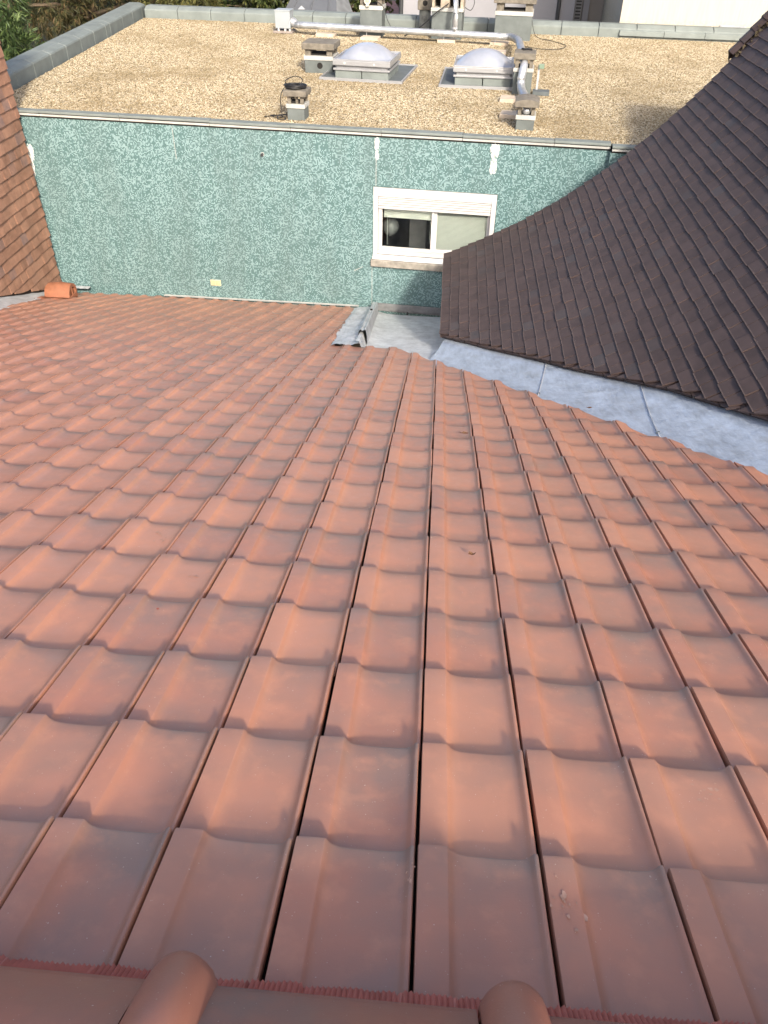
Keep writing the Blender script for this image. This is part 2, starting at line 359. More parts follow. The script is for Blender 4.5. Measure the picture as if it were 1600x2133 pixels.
m.add([BF(-2.12, -0.003, -4.362), BF(-2.11, -0.003, -4.368), BF(-1.99, -0.003, -4.300), BF(-1.995, -0.003, -4.294)], [(0, 1, 2, 3)])
part('crack_filler', m, M_BAND, MBD)
# roof edge: white drip profile, membrane strip in overlapping lengths
def edge_run(a0, a1, b0):
    a_ = a0; k = 0
    while a_ < a1 - 0.05:
        ln = min(1.02 + 0.25 * ((k * 7) % 5) / 5, a1 - a_); c_ = a_ + ln / 2
        part('edge_drip', MB().box(BF(c_, b0 - 0.012, -2.573), (ln - 0.006, 0.03, 0.024), YAW), M_BAND, MBD, bevel=0.003)
        part('edge_membrane', MB().box(BF(c_, b0 + 0.03 + 0.004 * (k % 2), -2.538 + 0.003 * (k % 3)), (ln - 0.003, 0.125 + 0.012 * (k % 2), 0.03), YAW + radians(0.2 * ((k % 3) - 1))), M_FELT, MBD, bevel=0.006)
        a_ += ln; k += 1
    part('edge_shadow_strip', MB().box(BF((a0 + a1) / 2, b0 + 0.004, -2.5985), (a1 - a0, 0.02, 0.016), YAW), M_DARK, MBD)  # solid dark strip that paints the shadow line under the drip
edge_run(A0, 1.067, 0.0); edge_run(1.075, A1, -0.09)
part('roof_slab', MB().add([BF(A0, 0.02, -2.62), BF(A1, 0.02, -2.62), BF(A1, 8.58, -2.62), BF(-8.6, 8.58, -2.62)], [(0, 1, 2, 3)]), M_FELTD, MBD)
# parapets
PP = [(0.0, ZR - 0.05), (0.0, -2.385), (0.012, -2.362), (0.115, -2.31), (0.33, -2.31), (0.33, -2.9)]
a_ = -8.27; k = 0
while a_ < 4.4:
    ln = 0.735 if k != 5 else 0.70
    part('parapet_panel', MB().ext(PP, lambda p, t: BF(t, 8.2 + p[0], p[1]), a_ + 0.006, a_ + ln - 0.006), M_FELT, MBD, bevel=0.008); a_ += ln; k += 1
part('parapet_core', MB().box(BF(-1.9, 8.36, -2.5), (12.7, 0.25, 0.3), YAW), M_FELTD, MBD)
p0 = Vector((-6.19, 10.75, 0)); p1 = Vector((-6.73, 19.90, 0)); d = (p1 - p0).normalized(); nn = Vector((-d.y, d.x, 0))
PPl = [(0.0, ZR - 0.05), (0.0, -2.36), (0.012, -2.338), (0.12, -2.30), (0.34, -2.30), (0.34, -2.9)]
t_ = 0.25; k = 0; lens = (0.72, 0.74, 0.73, 0.76, 0.74, 0.75, 0.76, 0.74, 0.28, 0.86, 0.76, 0.74, 0.73, 0.70)
for ln in lens:
    if t_ + ln > (p1 - p0).length: ln = (p1 - p0).length - t_
    if ln < 0.1: break
    part('parapet_panel', MB().ext(PPl, lambda p, t: p0 + d * t + nn * p[0] + Vector((0, 0, p[1])), t_ + 0.006, t_ + ln - 0.006), M_FELT, MBD, bevel=0.008); t_ += ln
part('parapet_core', MB().ext([(0.03, -2.62), (0.03, -2.4), (0.3, -2.4), (0.3, -2.9)], lambda p, t: p0 + d * t + nn * p[0] + Vector((0, 0, p[1])), 0.2, 9.1), M_FELTD, MBD)
# gravel bed and stones
GP = [BF(A0 + 0.22, 0.09, ZR), BF(1.07, 0.09, ZR), BF(1.07, 0.01, ZR), BF(A1 - 0.1, 0.01, ZR), BF(A1 - 0.1, 8.22, ZR), BF(-8.3, 8.22, ZR)]
gr = part('gravel', MB().quad(*GP), M_GRAVEL, MBD, kind='stuff')
def stone_proto():
    bm = bmesh.new(); bmesh.ops.create_icosphere(bm, subdivisions=1, radius=0.0105)
    r = random.Random(3)
    for v in bm.verts: v.co *= 0.75 + 0.5 * r.random(); v.co.z *= 0.7
    me = bpy.data.meshes.new('pebble'); bm.to_mesh(me); bm.free(); me.materials.append(M_STONE); return me
def gravel_nodes(o, pebble_mesh, dens):
    ng = bpy.data.node_groups.new('gravel_scatter', 'GeometryNodeTree')
    ng.interface.new_socket('Geometry', in_out='INPUT', socket_type='NodeSocketGeometry'); ng.interface.new_socket('Geometry', in_out='OUTPUT', socket_type='NodeSocketGeometry')
    N = ng.nodes.new; gi = N('NodeGroupInput'); go = N('NodeGroupOutput')
    dp = N('GeometryNodeDistributePointsOnFaces'); dp.inputs['Density'].default_value = dens
    ip = N('GeometryNodeInstanceOnPoints'); jn = N('GeometryNodeJoinGeometry')
    pts = N('GeometryNodeMeshIcoSphere'); pts.inputs['Radius'].default_value = 0.0094; pts.inputs['Subdivisions'].default_value = 1
    st = N('GeometryNodeTransform'); st.inputs['Scale'].default_value = (1.15, 0.9, 0.62)
    sm = N('GeometryNodeSetMaterial'); sm.inputs['Material'].default_value = M_STONE
    rr = N('FunctionNodeRandomValue'); rr.data_type = 'FLOAT_VECTOR'; rr.inputs[0].default_value = (-0.6, -0.6, 0); rr.inputs[1].default_value = (0.6, 0.6, 6.28)
    rs = N('FunctionNodeRandomValue'); rs.data_type = 'FLOAT'; rs.inputs[2].default_value = 0.6; rs.inputs[3].default_value = 1.45
    K = ng.links.new
    K(gi.outputs[0], dp.inputs['Mesh']); K(dp.outputs['Points'], ip.inputs['Points']); K(pts.outputs['Mesh'], st.inputs['Geometry']); K(st.outputs[0], sm.inputs['Geometry'])
    K(sm.outputs[0], ip.inputs['Instance']); K(rr.outputs[0], ip.inputs['Rotation']); K(rs.outputs[1], ip.inputs['Scale'])
    K(gi.outputs[0], jn.inputs[0]); K(ip.outputs[0], jn.inputs[0]); K(jn.outputs[0], go.inputs[0])
    md = o.modifiers.new('scatter', 'NODES'); md.node_group = ng
gravel_nodes(gr, None, 2600.0)

# ---- window
def wbox(name, a0, a1, z0, z1, b0, b1, mat, parent, bevel=0.004, label=None):
    return part(name, MB().box(BF((a0 + a1) / 2, (b0 + b1) / 2, (z0 + z1) / 2), (a1 - a0, b1 - b0, z1 - z0), YAW), mat, parent, bevel=bevel)
WIN = MBD
fr = MB(); fb = lambda a0, a1, z0, z1, b0, b1: fr.box(BF((a0 + a1) / 2, (b0 + b1) / 2, (z0 + z1) / 2), (a1 - a0, b1 - b0, z1 - z0), YAW)
fb(-1.848, -1.786, -4.10, -3.214, -0.012, 0.10); fb(-0.296, -0.234, -4.10, -3.214, -0.012, 0.10); fb(-1.784, -0.298, -3.328, -3.216, -0.010, 0.10); fb(-1.784, -0.298, -4.10, -4.052, 0.0, 0.11)
fr_o = part('window', fr, M_WHITE, MBD, bevel=0.004)
REL[fr_o] = REL[MBD]
def wpart(name, mb, mat, **kw): return part(name, mb, mat, fr_o, **kw)
def wb(a0, a1, z0, z1, b0, b1, mb=None): return (mb or MB()).box(BF((a0 + a1) / 2, (b0 + b1) / 2, (z0 + z1) / 2), (a1 - a0, b1 - b0, z1 - z0), YAW)
# roller shutter curtain, four rounded slats and an end bar
z = -3.332
for k in range(4):
    prof = [(0.03, z), (0.012, z - 0.005), (0.008, z - 0.015), (0.012, z - 0.025), (0.03, z - 0.03)]
    wpart('shutter_slat', MB().ext(prof, lambda p, t: BF(t, p[0], p[1]), -1.783, -0.299), M_WHITE); z -= 0.0305
wpart('shutter_bar', wb(-1.782, -0.300, -3.487, z - 0.001, 0.004, 0.035), M_WHITE, bevel=0.004)
for s_, (a0, a1) in enumerate(((-1.784, -1.034), (-1.046, -0.298))):
    b0 = 0.045 if s_ == 0 else 0.075
    q = MB(); st = 0.05
    wb(a0, a0 + st, -4.05, -3.49, b0, b0 + 0.03, q); wb(a1 - 0.036, a1, -4.05, -3.49, b0, b0 + 0.03, q); wb(a0 + st, a1 - 0.036, -4.05, -4.006, b0, b0 + 0.028, q)
    wpart('sash', q, M_WHITE, bevel=0.003)
    wpart('pane', wb(a0 + st, a1 - 0.036, -4.006, -3.47, b0 + 0.012, b0 + 0.018), M_GLASS)
bl = MB(); zz = -3.475
while zz > -3.612: bl.box(BF(-1.40, 0.118, zz), (0.64, 0.012, 0.0022), YAW).box(BF(-1.40, 0.118, zz - 0.0065), (0.64, 0.003, 0.011), YAW); zz -= 0.0132
bl.box(BF(-1.40, 0.118, zz - 0.004), (0.645, 0.02, 0.012), YAW)
for a_ in (-1.62, -1.40, -1.2): bl.box(BF(a_, 0.108, -3.55), (0.003, 0.002, 0.14), YAW)
bl.box(BF(-1.672, 0.105, -3.8), (0.004, 0.004, 0.4), YAW).box(BF(-1.09, 0.105, -3.8), (0.003, 0.003, 0.3), YAW)
wpart('blind', bl, M_BLIND)
bl = MB(); zz = -3.475
while zz > -4.02: bl.add([BF(-1.02, 0.112, zz - 0.0085), BF(-0.33, 0.112, zz - 0.0085), BF(-0.33, 0.126, zz), BF(-1.02, 0.126, zz)], [(0, 1, 2, 3)]); zz -= 0.0155
wpart('blind', bl, M_BLIND)
wpart('inner_sill', MB().add([BF(-1.85, -0.01, -4.102), BF(-0.232, -0.01, -4.102), BF(-0.232, -0.045, -4.16), BF(-1.85, -0.045, -4.16), BF(-1.85, -0.03, -4.166), BF(-0.232, -0.03, -4.166)], [(0, 3, 2, 1), (3, 4, 5, 2)]), M_WHITE)
wpart('sill', MB().ext([(0.0, -4.167), (-0.05, -4.167), (-0.062, -4.175), (-0.055, -4.262), (0.0, -4.268)], lambda p, t: BF(t, p[0], p[1]), -1.872, -0.21), M_SILL, bevel=0.004)
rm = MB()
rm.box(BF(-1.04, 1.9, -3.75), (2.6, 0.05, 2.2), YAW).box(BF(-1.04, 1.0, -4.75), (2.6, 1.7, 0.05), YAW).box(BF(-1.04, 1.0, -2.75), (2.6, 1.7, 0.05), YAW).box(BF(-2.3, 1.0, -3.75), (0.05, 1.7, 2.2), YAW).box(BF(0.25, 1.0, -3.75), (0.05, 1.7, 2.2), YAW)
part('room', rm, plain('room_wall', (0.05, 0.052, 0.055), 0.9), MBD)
gl = single('globe_lamp', MB().lathe(BF(-1.67, 0.34, -3.83), [(0.001, -0.125), (0.06, -0.112), (0.105, -0.068), (0.125, 0.0), (0.105, 0.068), (0.06, 0.112), (0.03, 0.125), (0.03, 0.17), (0.001, 0.17)], 20), plain('opal_glass', (0.13, 0.135, 0.135), 0.15, var=0.03, bump=0), 'round opal lamp inside the dark left pane of the window', 'lamp', BF(-1.67, 0.34, -3.96), smooth=True)
single('door_leaf', MB().box(BF(-1.33, 0.75, -4.05), (0.24, 0.04, 1.3), YAW), plain('door_grey', (0.17, 0.17, 0.17), 0.6), 'pale door leaf standing inside behind the left window pane', 'door', BF(-1.33, 0.75, -4.7), bevel=0.004)
# wall vent (yellowed), little pipe stub
wv = part('wall_vent', wb(-4.252, -4.098, -4.752, -4.668, -0.018, 0.0), M_VENTY, MBD, bevel=0.004)
for k in range(2):
    q = MB()
    for j in range(4): wb(-4.24 + 0.072 * k, -4.183 + 0.072 * k, -4.738 + 0.017 * j, -4.730 + 0.017 * j, -0.0215, -0.0185, q)
    part('vent_slot', q, plain('slot_ochre', (0.42, 0.34, 0.2), 0.7), wv)
ps = part('pipe_stub', MB().tube([BF(-3.318, 0.0, -2.894), BF(-3.318, -0.045, -2.896)], 0.018, 10), M_DPIPE, MBD)
part('collar', MB().tube([BF(-3.318, -0.002, -2.894), BF(-3.318, -0.006, -2.894)], 0.024, 12), M_BAND, ps)
bc = MB().tube([BF(-1.34, -0.03, -4.905), BF(-1.345, -0.028, -4.93), BF(-1.33, -0.03, -4.955)], 0.012, 6)
part('bracket', bc, M_DPIPE, MBD)

# ------------------------------------------------------------------ our tiled roof
ROOF = thing('tiled_house', 'house with the near roof of terracotta interlocking tiles sloping down from a capped ridge', 'house', (0, 0.3, -9.5))
PU = [(0.0, -0.028), (0.0, -0.003), (0.005, 0.0), (0.055, 0.0006), (0.110, 0.0010), (0.230, 0.0010), (0.240, 0.0003), (0.252, -0.0024), (0.270, -0.0068), (0.295, -0.0108), (0.328, -0.0138),
      (0.38, -0.0158), (0.47, -0.0169), (0.62, -0.0172), (0.77, -0.0168), (0.85, -0.0154), (0.888, -0.0126), (0.912, -0.0080), (0.932, -0.0028), (0.947, -0.0005), (0.964, -0.0010), (0.973, -0.005), (0.973, -0.028)]
TILT = 0.0195
def tile_mesh():
    ts = [(-L - 0.035, 0.5), (-L + 0.006, 0.62), (-L + 0.024, 0.92), (-L * 0.6, 0.96), (-0.05, 1.0), (-0.010, 1.0), (-0.002, 1.04)]
    m = MB(); rows = []
    for t, dp in ts:
        edge = -0.0016 if t > -0.005 else 0.0
        rows.append([Vector((u * W, t, (h * (dp if h < -0.004 and 0.2 < u < 0.96 else 1.0)) + edge + t * (TILT / L))) for u, h in PU])
    rows.append([Vector((u * W, 0.0, h - 0.004 - 0.012 * (1 if 0 < u < 0.967 else 0))) for u, h in PU])
    rows = [[Vector((v.x, v.y, v.z)) for v in r] for r in rows]
    m.grid(rows)
    return m
TM = tile_mesh()
def tile_data(name):
    me = TM.mesh(name, M_TILE, Vector((0, 0, 0)), True, uvs=lambda v: (v.x / W, min(1, max(0, 1 + v.y / L)))); sharp(me, 50); return me
tile_me = tile_data('tile')
R_AX = Matrix((ex, es, en)).transposed()
# plan lines that trim the tile field: (point, outward normal)
def line(p, q, keep):
    d = Vector((q[0] - p[0], q[1] - p[1])); n = Vector((-d.y, d.x)).normalized()
    if n.dot(Vector((keep[0] - p[0], keep[1] - p[1]))) > 0: n = -n
    return Vector(p), n
L_EAVE = line((BF(-7, -0.045, 0).x, BF(-7, -0.045, 0).y), (BF(2, -0.045, 0).x, BF(2, -0.045, 0).y), (0, 0))
L_FLASH = line((-0.965, 6.9), (-1.13, 10.6), (-3, 8))
L_VAL = line((-0.415, 6.98), (1.72, 3.17), (-3, 3))
L_LEFT = line((-5.13, 8.3), (-5.66, 10.9), (0, 6))
def limits(c, r):
    s_mid = S0 + (r - 0.5) * L; ls = [L_EAVE, L_LEFT]
    if r > 21: ls.append(L_FLASH)
    else: ls.append(L_VAL)
    return ls
def onframe(P):
    q = Vector((rt.dot(P), dn.dot(P), fw.dot(P)))
    if q.z < 0.05: return False
    x, y = 800 + 1650 * q.x / q.z, 1066.5 + 1650 * q.y / q.z
    return -40 < x < 1640 and -40 < y < 2180
rnd = random.Random(11); TL = []
for r in range(-1, 36):
    for c in range(-30, 14):
        corners = [roof(X0 + (c + i) * W, S0 + (r - j) * L) for i in (0, 1) for j in (0, 1)]; drop = False; cuts = []
        for p, n in limits(c, r):
            ds = [(Vector((q.x, q.y)) - p).dot(n) for q in corners]
            if min(ds) > -0.015: drop = True; break
            if max(ds) > 0.0: cuts.append((p, n))
        if drop: continue
        mid = sum(corners, Vector()) / 4
        vis = any(onframe(q) for q in corners + [mid])
        TL.append((mid.length + (0 if vis else 100), r, c, cuts, vis))
TL.sort(key=lambda q: q[0])
stuff = MB(); stuff_uv = []
def tile_matrix(c, r):
    o = roof(X0 + c * W + rnd.uniform(-0.0016, 0.0016), S0 + r * L + rnd.uniform(-0.0035, 0.0035), rnd.uniform(-0.0014, 0.0014))
    return Matrix.Translation(o) @ R_AX.to_4x4() @ Matrix.Rotation(radians(rnd.uniform(-0.5, 0.5)), 4, 'Z') @ Matrix.Rotation(radians(rnd.uniform(-0.3, 0.3)), 4, 'Y')
off = REL[ROOF]; n_parts = 0
sv, sf, suv = [], [], []
base_f = [tuple(p.vertices) for p in tile_me.polygons]; base_v = [v.co.copy() for v in tile_me.vertices]; base_uv = [(v.co.x / W, min(1, max(0, 1 + v.co.y / L))) for v in tile_me.vertices]
for _, r, c, cuts, vis in TL:
    mt = tile_matrix(c, r)
    me = tile_me
    if cuts:
        bm = bmesh.new(); bm.from_mesh(tile_me); inv = mt.inverted()
        for p, n in cuts:
            pl = inv @ Vector((p.x, p.y, 0)); nl = (mt.to_3x3().transposed() @ Vector((n.x, n.y, 0)))
            bmesh.ops.bisect_plane(bm, geom=bm.verts[:] + bm.edges[:] + bm.faces[:], plane_co=pl, plane_no=nl, clear_outer=True)
        if not bm.faces: bm.free(); continue
        me = bpy.data.meshes.new('cut_tile'); bm.to_mesh(me); bm.free(); me.materials.append(M_TILE) if not me.materials else None
    if n_parts < 299 and vis:
        o = bpy.data.objects.new('tile', me); C.objects.link(o); o.parent = ROOF; o.matrix_local = Matrix.Translation(-off) @ mt; n_parts += 1
    else:
        b = len(sv); ul = me.uv_layers[0].data if me.uv_layers else None
        sv += [mt @ v.co - off for v in me.vertices]
        for p in me.polygons:
            sf.append(tuple(i + b for i in p.vertices)); suv += [tuple(ul[k].uv) for k in p.loop_indices]
        if cuts: bpy.data.meshes.remove(me)
me = bpy.data.meshes.new('tile_field'); me.from_pydata(sv, [], sf); me.materials.append(M_TILE)
ul = me.uv_layers.new(name='UVMap')
for k, q in enumerate(suv): ul.data[k].uv = q
sharp(me, 50)
o = bpy.data.objects.new('tile_field', me); C.objects.link(o); o.parent = ROOF; o['kind'] = 'stuff'
# dark underlay just under the tiles, back slope behind the ridge, plastered body below
VX = lambda y: 1.72 - (y - 3.17) * (1.72 + 0.415) / (6.98 - 3.17)
und = MB().quad(*[q + en * -0.015 for q in (roof(-7.2, 0.27, -0.06), roof(3.3, 0.27, -0.06), rz(1.75, 3.15, -0.06), rz(-0.40, 6.98, -0.06), rz(-0.94, 6.98, -0.06), rz(-1.10, 10.6, -0.06), rz(-5.75, 11.0, -0.06), rz(-7.2, 11.0, -0.06))])
part('underlay', und, M_DECK, ROOF)
part('back_slope', MB().quad((-7.2, 0.28, -1.22), (-7.2, -9, -4.5), (3.3, -9, -4.5), (3.3, 0.28, -1.22)), M_TILE, ROOF)
bd = MB()
bd.quad((-7.2, 0.28, -9.5), (-7.2, 0.28, -1.3), rz(-7.2, 10.8, -0.12), (-7.2, 10.8, -9.5)); bd.quad((-7.2, 10.8, -9.5), rz(-7.2, 10.8, -0.12), rz(-1.0, 10.4, -0.12), (-1.0, 10.4, -9.5))
part('house_wall', bd, M_BEIGE, ROOF)
# ridge caps: wide rounded caps with a flared collar at each joint
RY, RZ_ = 0.238, -1.083
def cap_prof(k): pass
CX = [(-0.022, -0.0)]
half = [(0.187, -0.137), (0.183, -0.118), (0.172, -0.104), (0.15, -0.083), (0.12, -0.056), (0.085, -0.030), (0.045, -0.009), (0.0, 0.0)]
full = [(y, z) for y, z in half] + [(-y, z) for y, z in half[::-1][1:]]
def ridge_x(x): return (x - 0.0) * 0.0
def cap(x0, x1):
    m = MB(); N = 40; rows = []
    for i in range(N + 1):
        t = (i / N) ** 1.6; x = x0 + (x1 - x0) * t; dx = x - x0
        # collar: raised rounded roll over the first 8 cm of the cap
        q = dx / 0.092; fl = (max(0.0, sin(pi * min(1, max(0, q)))) ** 0.5) * 0.032 if 0 <= q <= 1 else 0.0
        if i == 0: fl = 0.004
        rows.append([Vector((x, RY + y * (1 + fl * 4.6), RZ_ + z * (1 - fl * 1.2) + fl)) for y, z in full])
    m.grid(rows)
    # thickness lip along both long edges and end faces
    for e in (0, -1):
        m.grid([[r[e] for r in rows], [r[e] + Vector((0, -0.012 if e == 0 else 0.012, -0.012)) for r in rows]])
    m.grid([rows[-1], [v + Vector((0, 0, -0.014)) for v in rows[-1]]]); m.grid([rows[0], [v + Vector((0, 0, -0.014)) for v in rows[0]]])
    return m
xs = [-1.251, -0.796, -0.341, 0.114, 0.569]
for x in xs:
    me_u = lambda v: ((v.x * 2.3) % 1.0 * 0.4 + 0.2, 0.35 + 0.4 * abs(sin(v.x * 6.4)))
    part('ridge_cap', cap(x, x + 0.451), M_RIDGE, ROOF, uvs=me_u, auto=55)
# pleated red closure strip under the caps
m = MB(); x = -1.3; k = 0; r1, r2 = [], []
rr = random.Random(5); wob = 0.0
while x < 1.1:
    fold = 0.0035 if k % 2 else -0.0025; wob = 0.9 * wob + rr.uniform(-0.0012, 0.0012)
    u = ((x - X0) / W) % 1.0; pan = -0.0175 if 0.33 < u < 0.88 else (-0.009 if 0.28 < u < 0.93 else 0.0)
    lo = roof(x, 0.476 + wob + (0.006 if pan < -0.01 else 0), 0.006 + fold + pan * 0.6); hi = roof(x, 0.43, 0.022 + fold)
    r1.append(lo); r2.append(hi); x += 0.0040 + rr.uniform(-0.0004, 0.0004); k += 1
m.grid([r2, r1]); m.grid([r1, [v + en * -0.02 + es * 0.001 for v in r1]])
part('ridge_closure', m, M_ROLL, ROOF, kind='stuff')
# droppings, lichen and chips on tiles
M_DROP = plain('bird_dropping', (0.44, 0.26, 0.19), 0.9, var=0.3, scale=60)
M_CHIP = plain('tile_chip', (0.36, 0.09, 0.06), 0.8)
def smear(cx, s, wd_, ht, seed, mat=M_DROP, n=14, name='dropping'):
    r = random.Random(seed); m = MB(); k2 = 12 if mat is M_DROP else 3
    for q in range(k2):
        ox, oy = r.gauss(0, 0.3) * wd_, r.gauss(0, 0.3) * ht; R_ = (0.05 + 0.13 * r.random() ** 2); n = 7
        if mat is not M_DROP: R_ = 0.45; ox *= 0.3; oy *= 0.3
        u = ((cx + ox - X0) / W) % 1.0; t = ((s + oy - S0) / L) % 1.0; h = 0.0
        for i in range(len(PU) - 1):
            if PU[i][0] <= u <= PU[i + 1][0] and PU[i + 1][0] > PU[i][0]: h = PU[i][1] + (PU[i + 1][1] - PU[i][1]) * (u - PU[i][0]) / (PU[i + 1][0] - PU[i][0])
        h = h * (0.94 + 0.06 * t) + (t - 1) * TILT + 0.0012 + r.uniform(0, 0.0004)
        pts = [roof(cx + ox + cos(2 * pi * i / n) * min(wd_, ht) * R_ * r.uniform(0.35, 1), s + oy + sin(2 * pi * i / n) * ht * R_ * r.uniform(0.35, 1), h) for i in range(n)]
        m.add(pts, [tuple(range(n))])
    part(name, m, mat, ROOF, kind='stuff')
for k, (px, py, wd_, ht, mat) in enumerate(((-0.93, 2.07, 0.05, 0.12, M_DROP), (-0.72, 1.78, 0.035, 0.03, M_DROP), (-0.16, 2.63, 0.05, 0.03, M_DROP), (0.27, 0.64, 0.045, 0.08, M_DROP), (0.60, 0.95, 0.06, 0.05, M_DROP), (-0.75, 1.55, 0.012, 0.014, M_CHIP), (-0.33, 4.0, 0.07, 0.02, M_DROP), (-2.9, 6.2, 0.10, 0.04, M_DROP), (0.01, 0.66, 0.02, 0.05, M_DROP))):
    smear(px, py / cos(AL), wd_, ht, 20 + k, mat, name='dropping' if mat is M_DROP else 'chip')
# dry leaves lying on the tiles
M_LEAFD = plain('dead_leaf', (0.12, 0.06, 0.03), 0.8, var=0.4, scale=60)
for (x, y, sz, rot, lab) in ((0.19, 3.71, 0.030, 0.5, 'small brown dead leaf curled on a tile pan right of the middle seam'), (1.03, 4.55, 0.028, 2.0, 'dark crumbled leaf on the tiles close to the zinc valley'), (0.17, 2.05, 0.020, 1.2, 'tiny pale leaf flat on a tile in the middle of the near roof')):
    P = rz(x, y, -0.012); m = MB(); q = []
    for k in range(10):
        th = 2 * pi * k / 10; rr_ = sz * (1.0 if k % 2 == 0 else 0.72) * (0.6 + 0.4 * abs(cos(th)))
        q.append(P + ex * cos(th + rot) * rr_ + es * sin(th + rot) * rr_ * 0.7 + en * (0.004 + 0.010 * abs(sin(th * 1.5))))
    m.add([P + en * 0.003] + q, [(0, 1 + k, 1 + (k + 1) % 10) for k in range(10)])
    single('dead_leaf', m, M_LEAFD, lab, 'leaf', P, group='dead leaves on the tiles')

# ------------------------------------------------------------------ brown plain-tile wing on the right
BW = thing('brown_wing', 'steep roof of dark brown plain tiles rising on the right beyond the zinc valley', 'roof', (3.0, 7.0, -9.5))
def prof(u):
    n = 40; x, z, a = 0.046, -3.609, 0
    for i in range(n):
        a = radians(min(22 + 8.6 * (u * (i + 0.5) / n), 52)); x += u / n * cos(a); z += u / n * sin(a)
    return x, z, radians(min(22 + 8.6 * u, 52))
NE = [(-0.3, 7.7), (0.0, 7.32), (0.3, 6.96), (0.6, 6.57), (0.9, 6.18), (1.2, 5.74), (1.5, 5.32), (1.8, 4.88), (2.1, 4.33), (2.4, 3.78), (2.7, 3.32), (3.0, 2.86), (3.3, 2.4), (4.0, 1.3), (5.2, -0.6)]
def near_y(u):
    for (a, b), (c, d_) in zip(NE, NE[1:]):
        if a <= u <= c: return b + (d_ - b) * (u - a) / (c - a)
    return -0.6
YF = 9.464; GA = 0.1045; TW = 0.168; TH = 0.010
brnd = random.Random(21)
cell = []
NC = 44
for k in range(NC):
    u = k * GA; x, z, a = prof(u); y = YF + (0.5 * TW if k % 2 else 0.0)
    first = True
    while True:
        y1 = min(y, YF + brnd.uniform(-0.012, 0.012)); y0 = y - TW
        na, nb = near_y(u), near_y(u + GA + 0.03)
        if y1 < nb + 0.03: break
        cell.append((k, u, y0, y1, na, nb)); y -= TW + 0.0055
def brown_tile(k, u, y0, y1, na, nb):
    """eight corner points of one plain tile: lower edge rests on the course below"""
    x, z, a = prof(u); t = Vector((cos(a), 0, sin(a))); nrm = Vector((-sin(a), 0, cos(a))); P = Vector((x, 0, z))
    lift = 0.0168 + brnd.uniform(-0.002, 0.003); sk = brnd.uniform(-0.003, 0.003); dl = brnd.uniform(-0.004, 0.004); ln = GA + 0.055
    if brnd.random() < 0.04: lift += 0.006
    lo = lambda y, n: P + t * dl + nrm * n + Vector((0, y, 0)); up = lambda y, n: P + t * ln + nrm * n + Vector((0, y, 0))
    y0l, y0u = max(y0, na), max(y0 + sk, nb)
    if y0l > y1 - 0.004: y0l = y1 - 0.004
    if y0u > y1 - 0.002: y0u = y1 - 0.002
    if y1 < na + 0.01:
        f = min(0.8, (na - y1) / max(1e-3, na - nb)); dl = f * GA; y0l = y1 - 0.006; lift *= (1 - f * 0.6)
    c = [lo(y0l, lift - TH), lo(y1, lift - TH), up(y1, -TH + 0.0), up(y0u, -TH + 0.0), lo(y0l, lift), lo(y1, lift), up(y1, 0.001), up(y0u, 0.001)]
    e = 0.045; c += [c[4].lerp(c[7], e), c[5].lerp(c[6], e)]  # narrow strip of the top face that carries the painted edge highlight
    m = MB(); m.add(c, [(3, 2, 1, 0), (8, 9, 6, 7), (0, 1, 5, 4), (4, 5, 9, 8), (1, 2, 6, 9, 5), (2, 3, 7, 6), (3, 0, 4, 8, 7)]); return m
tiles = [(q, brown_tile(*q)) for q in cell]
sized = []
for q, m in tiles:
    mid = sum(m.v, Vector()) / len(m.v); sized.append((mid.length + (0 if onframe(mid) else 100), m))
sized.sort(key=lambda s_: s_[0])
fld = MB()
for i, (d_, m) in enumerate(sized):
    if i < 298 and d_ < 90:
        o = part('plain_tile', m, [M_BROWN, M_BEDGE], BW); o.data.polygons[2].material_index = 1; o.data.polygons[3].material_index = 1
    else: fld.add(m.v, m.f)
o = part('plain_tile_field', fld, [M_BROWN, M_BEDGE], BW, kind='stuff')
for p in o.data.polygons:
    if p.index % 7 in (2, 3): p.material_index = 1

# deck below the tiles, upper roof out of the frame, far slope and gable wall
dk = MB(); rows = []
for i in range(24):
    u = i * 0.2; x, z, a = prof(u); rows.append([Vector((x, near_y(u) + 0.03, z - 0.012)), Vector((x, YF - 0.01, z - 0.012))])
dk.grid(rows); part('boarding', dk, M_DECK, BW)
xu, zu, au = prof(4.25); XR, ZRG = xu + 0.25, zu + 0.14
part('upper_roof', MB().quad((xu, -14, zu + 0.02), (xu, YF, zu + 0.02), (XR, YF, ZRG), (XR, -14, ZRG)).quad((xu, 0.0, zu + 0.02), (xu - 1.2, -14, zu - 1.2), (xu, -14, zu + 0.02), (xu, -1.0, zu + 0.02)), M_BROWN, BW)
part('far_roof', MB().quad((XR, -14, ZRG), (XR, YF, ZRG), (11, YF, ZRG - 5), (11, -14, ZRG - 5)), M_BROWN, BW)
gw = MB(); rows = [[Vector((prof(u)[0] + 0.06, YF - 0.06, prof(u)[1] - 0.06)), Vector((prof(u)[0] + 0.06, YF - 0.06, -9.5))] for u in [i * 0.3 for i in range(16)]]
rows += [[Vector((XR, YF - 0.06, ZRG - 0.06)), Vector((XR, YF - 0.06, -9.5))], [Vector((11, YF - 0.06, ZRG - 5)), Vector((11, YF - 0.06, -9.5))]]
gw.grid(rows); part('gable_wall', gw, M_BEIGE, BW)
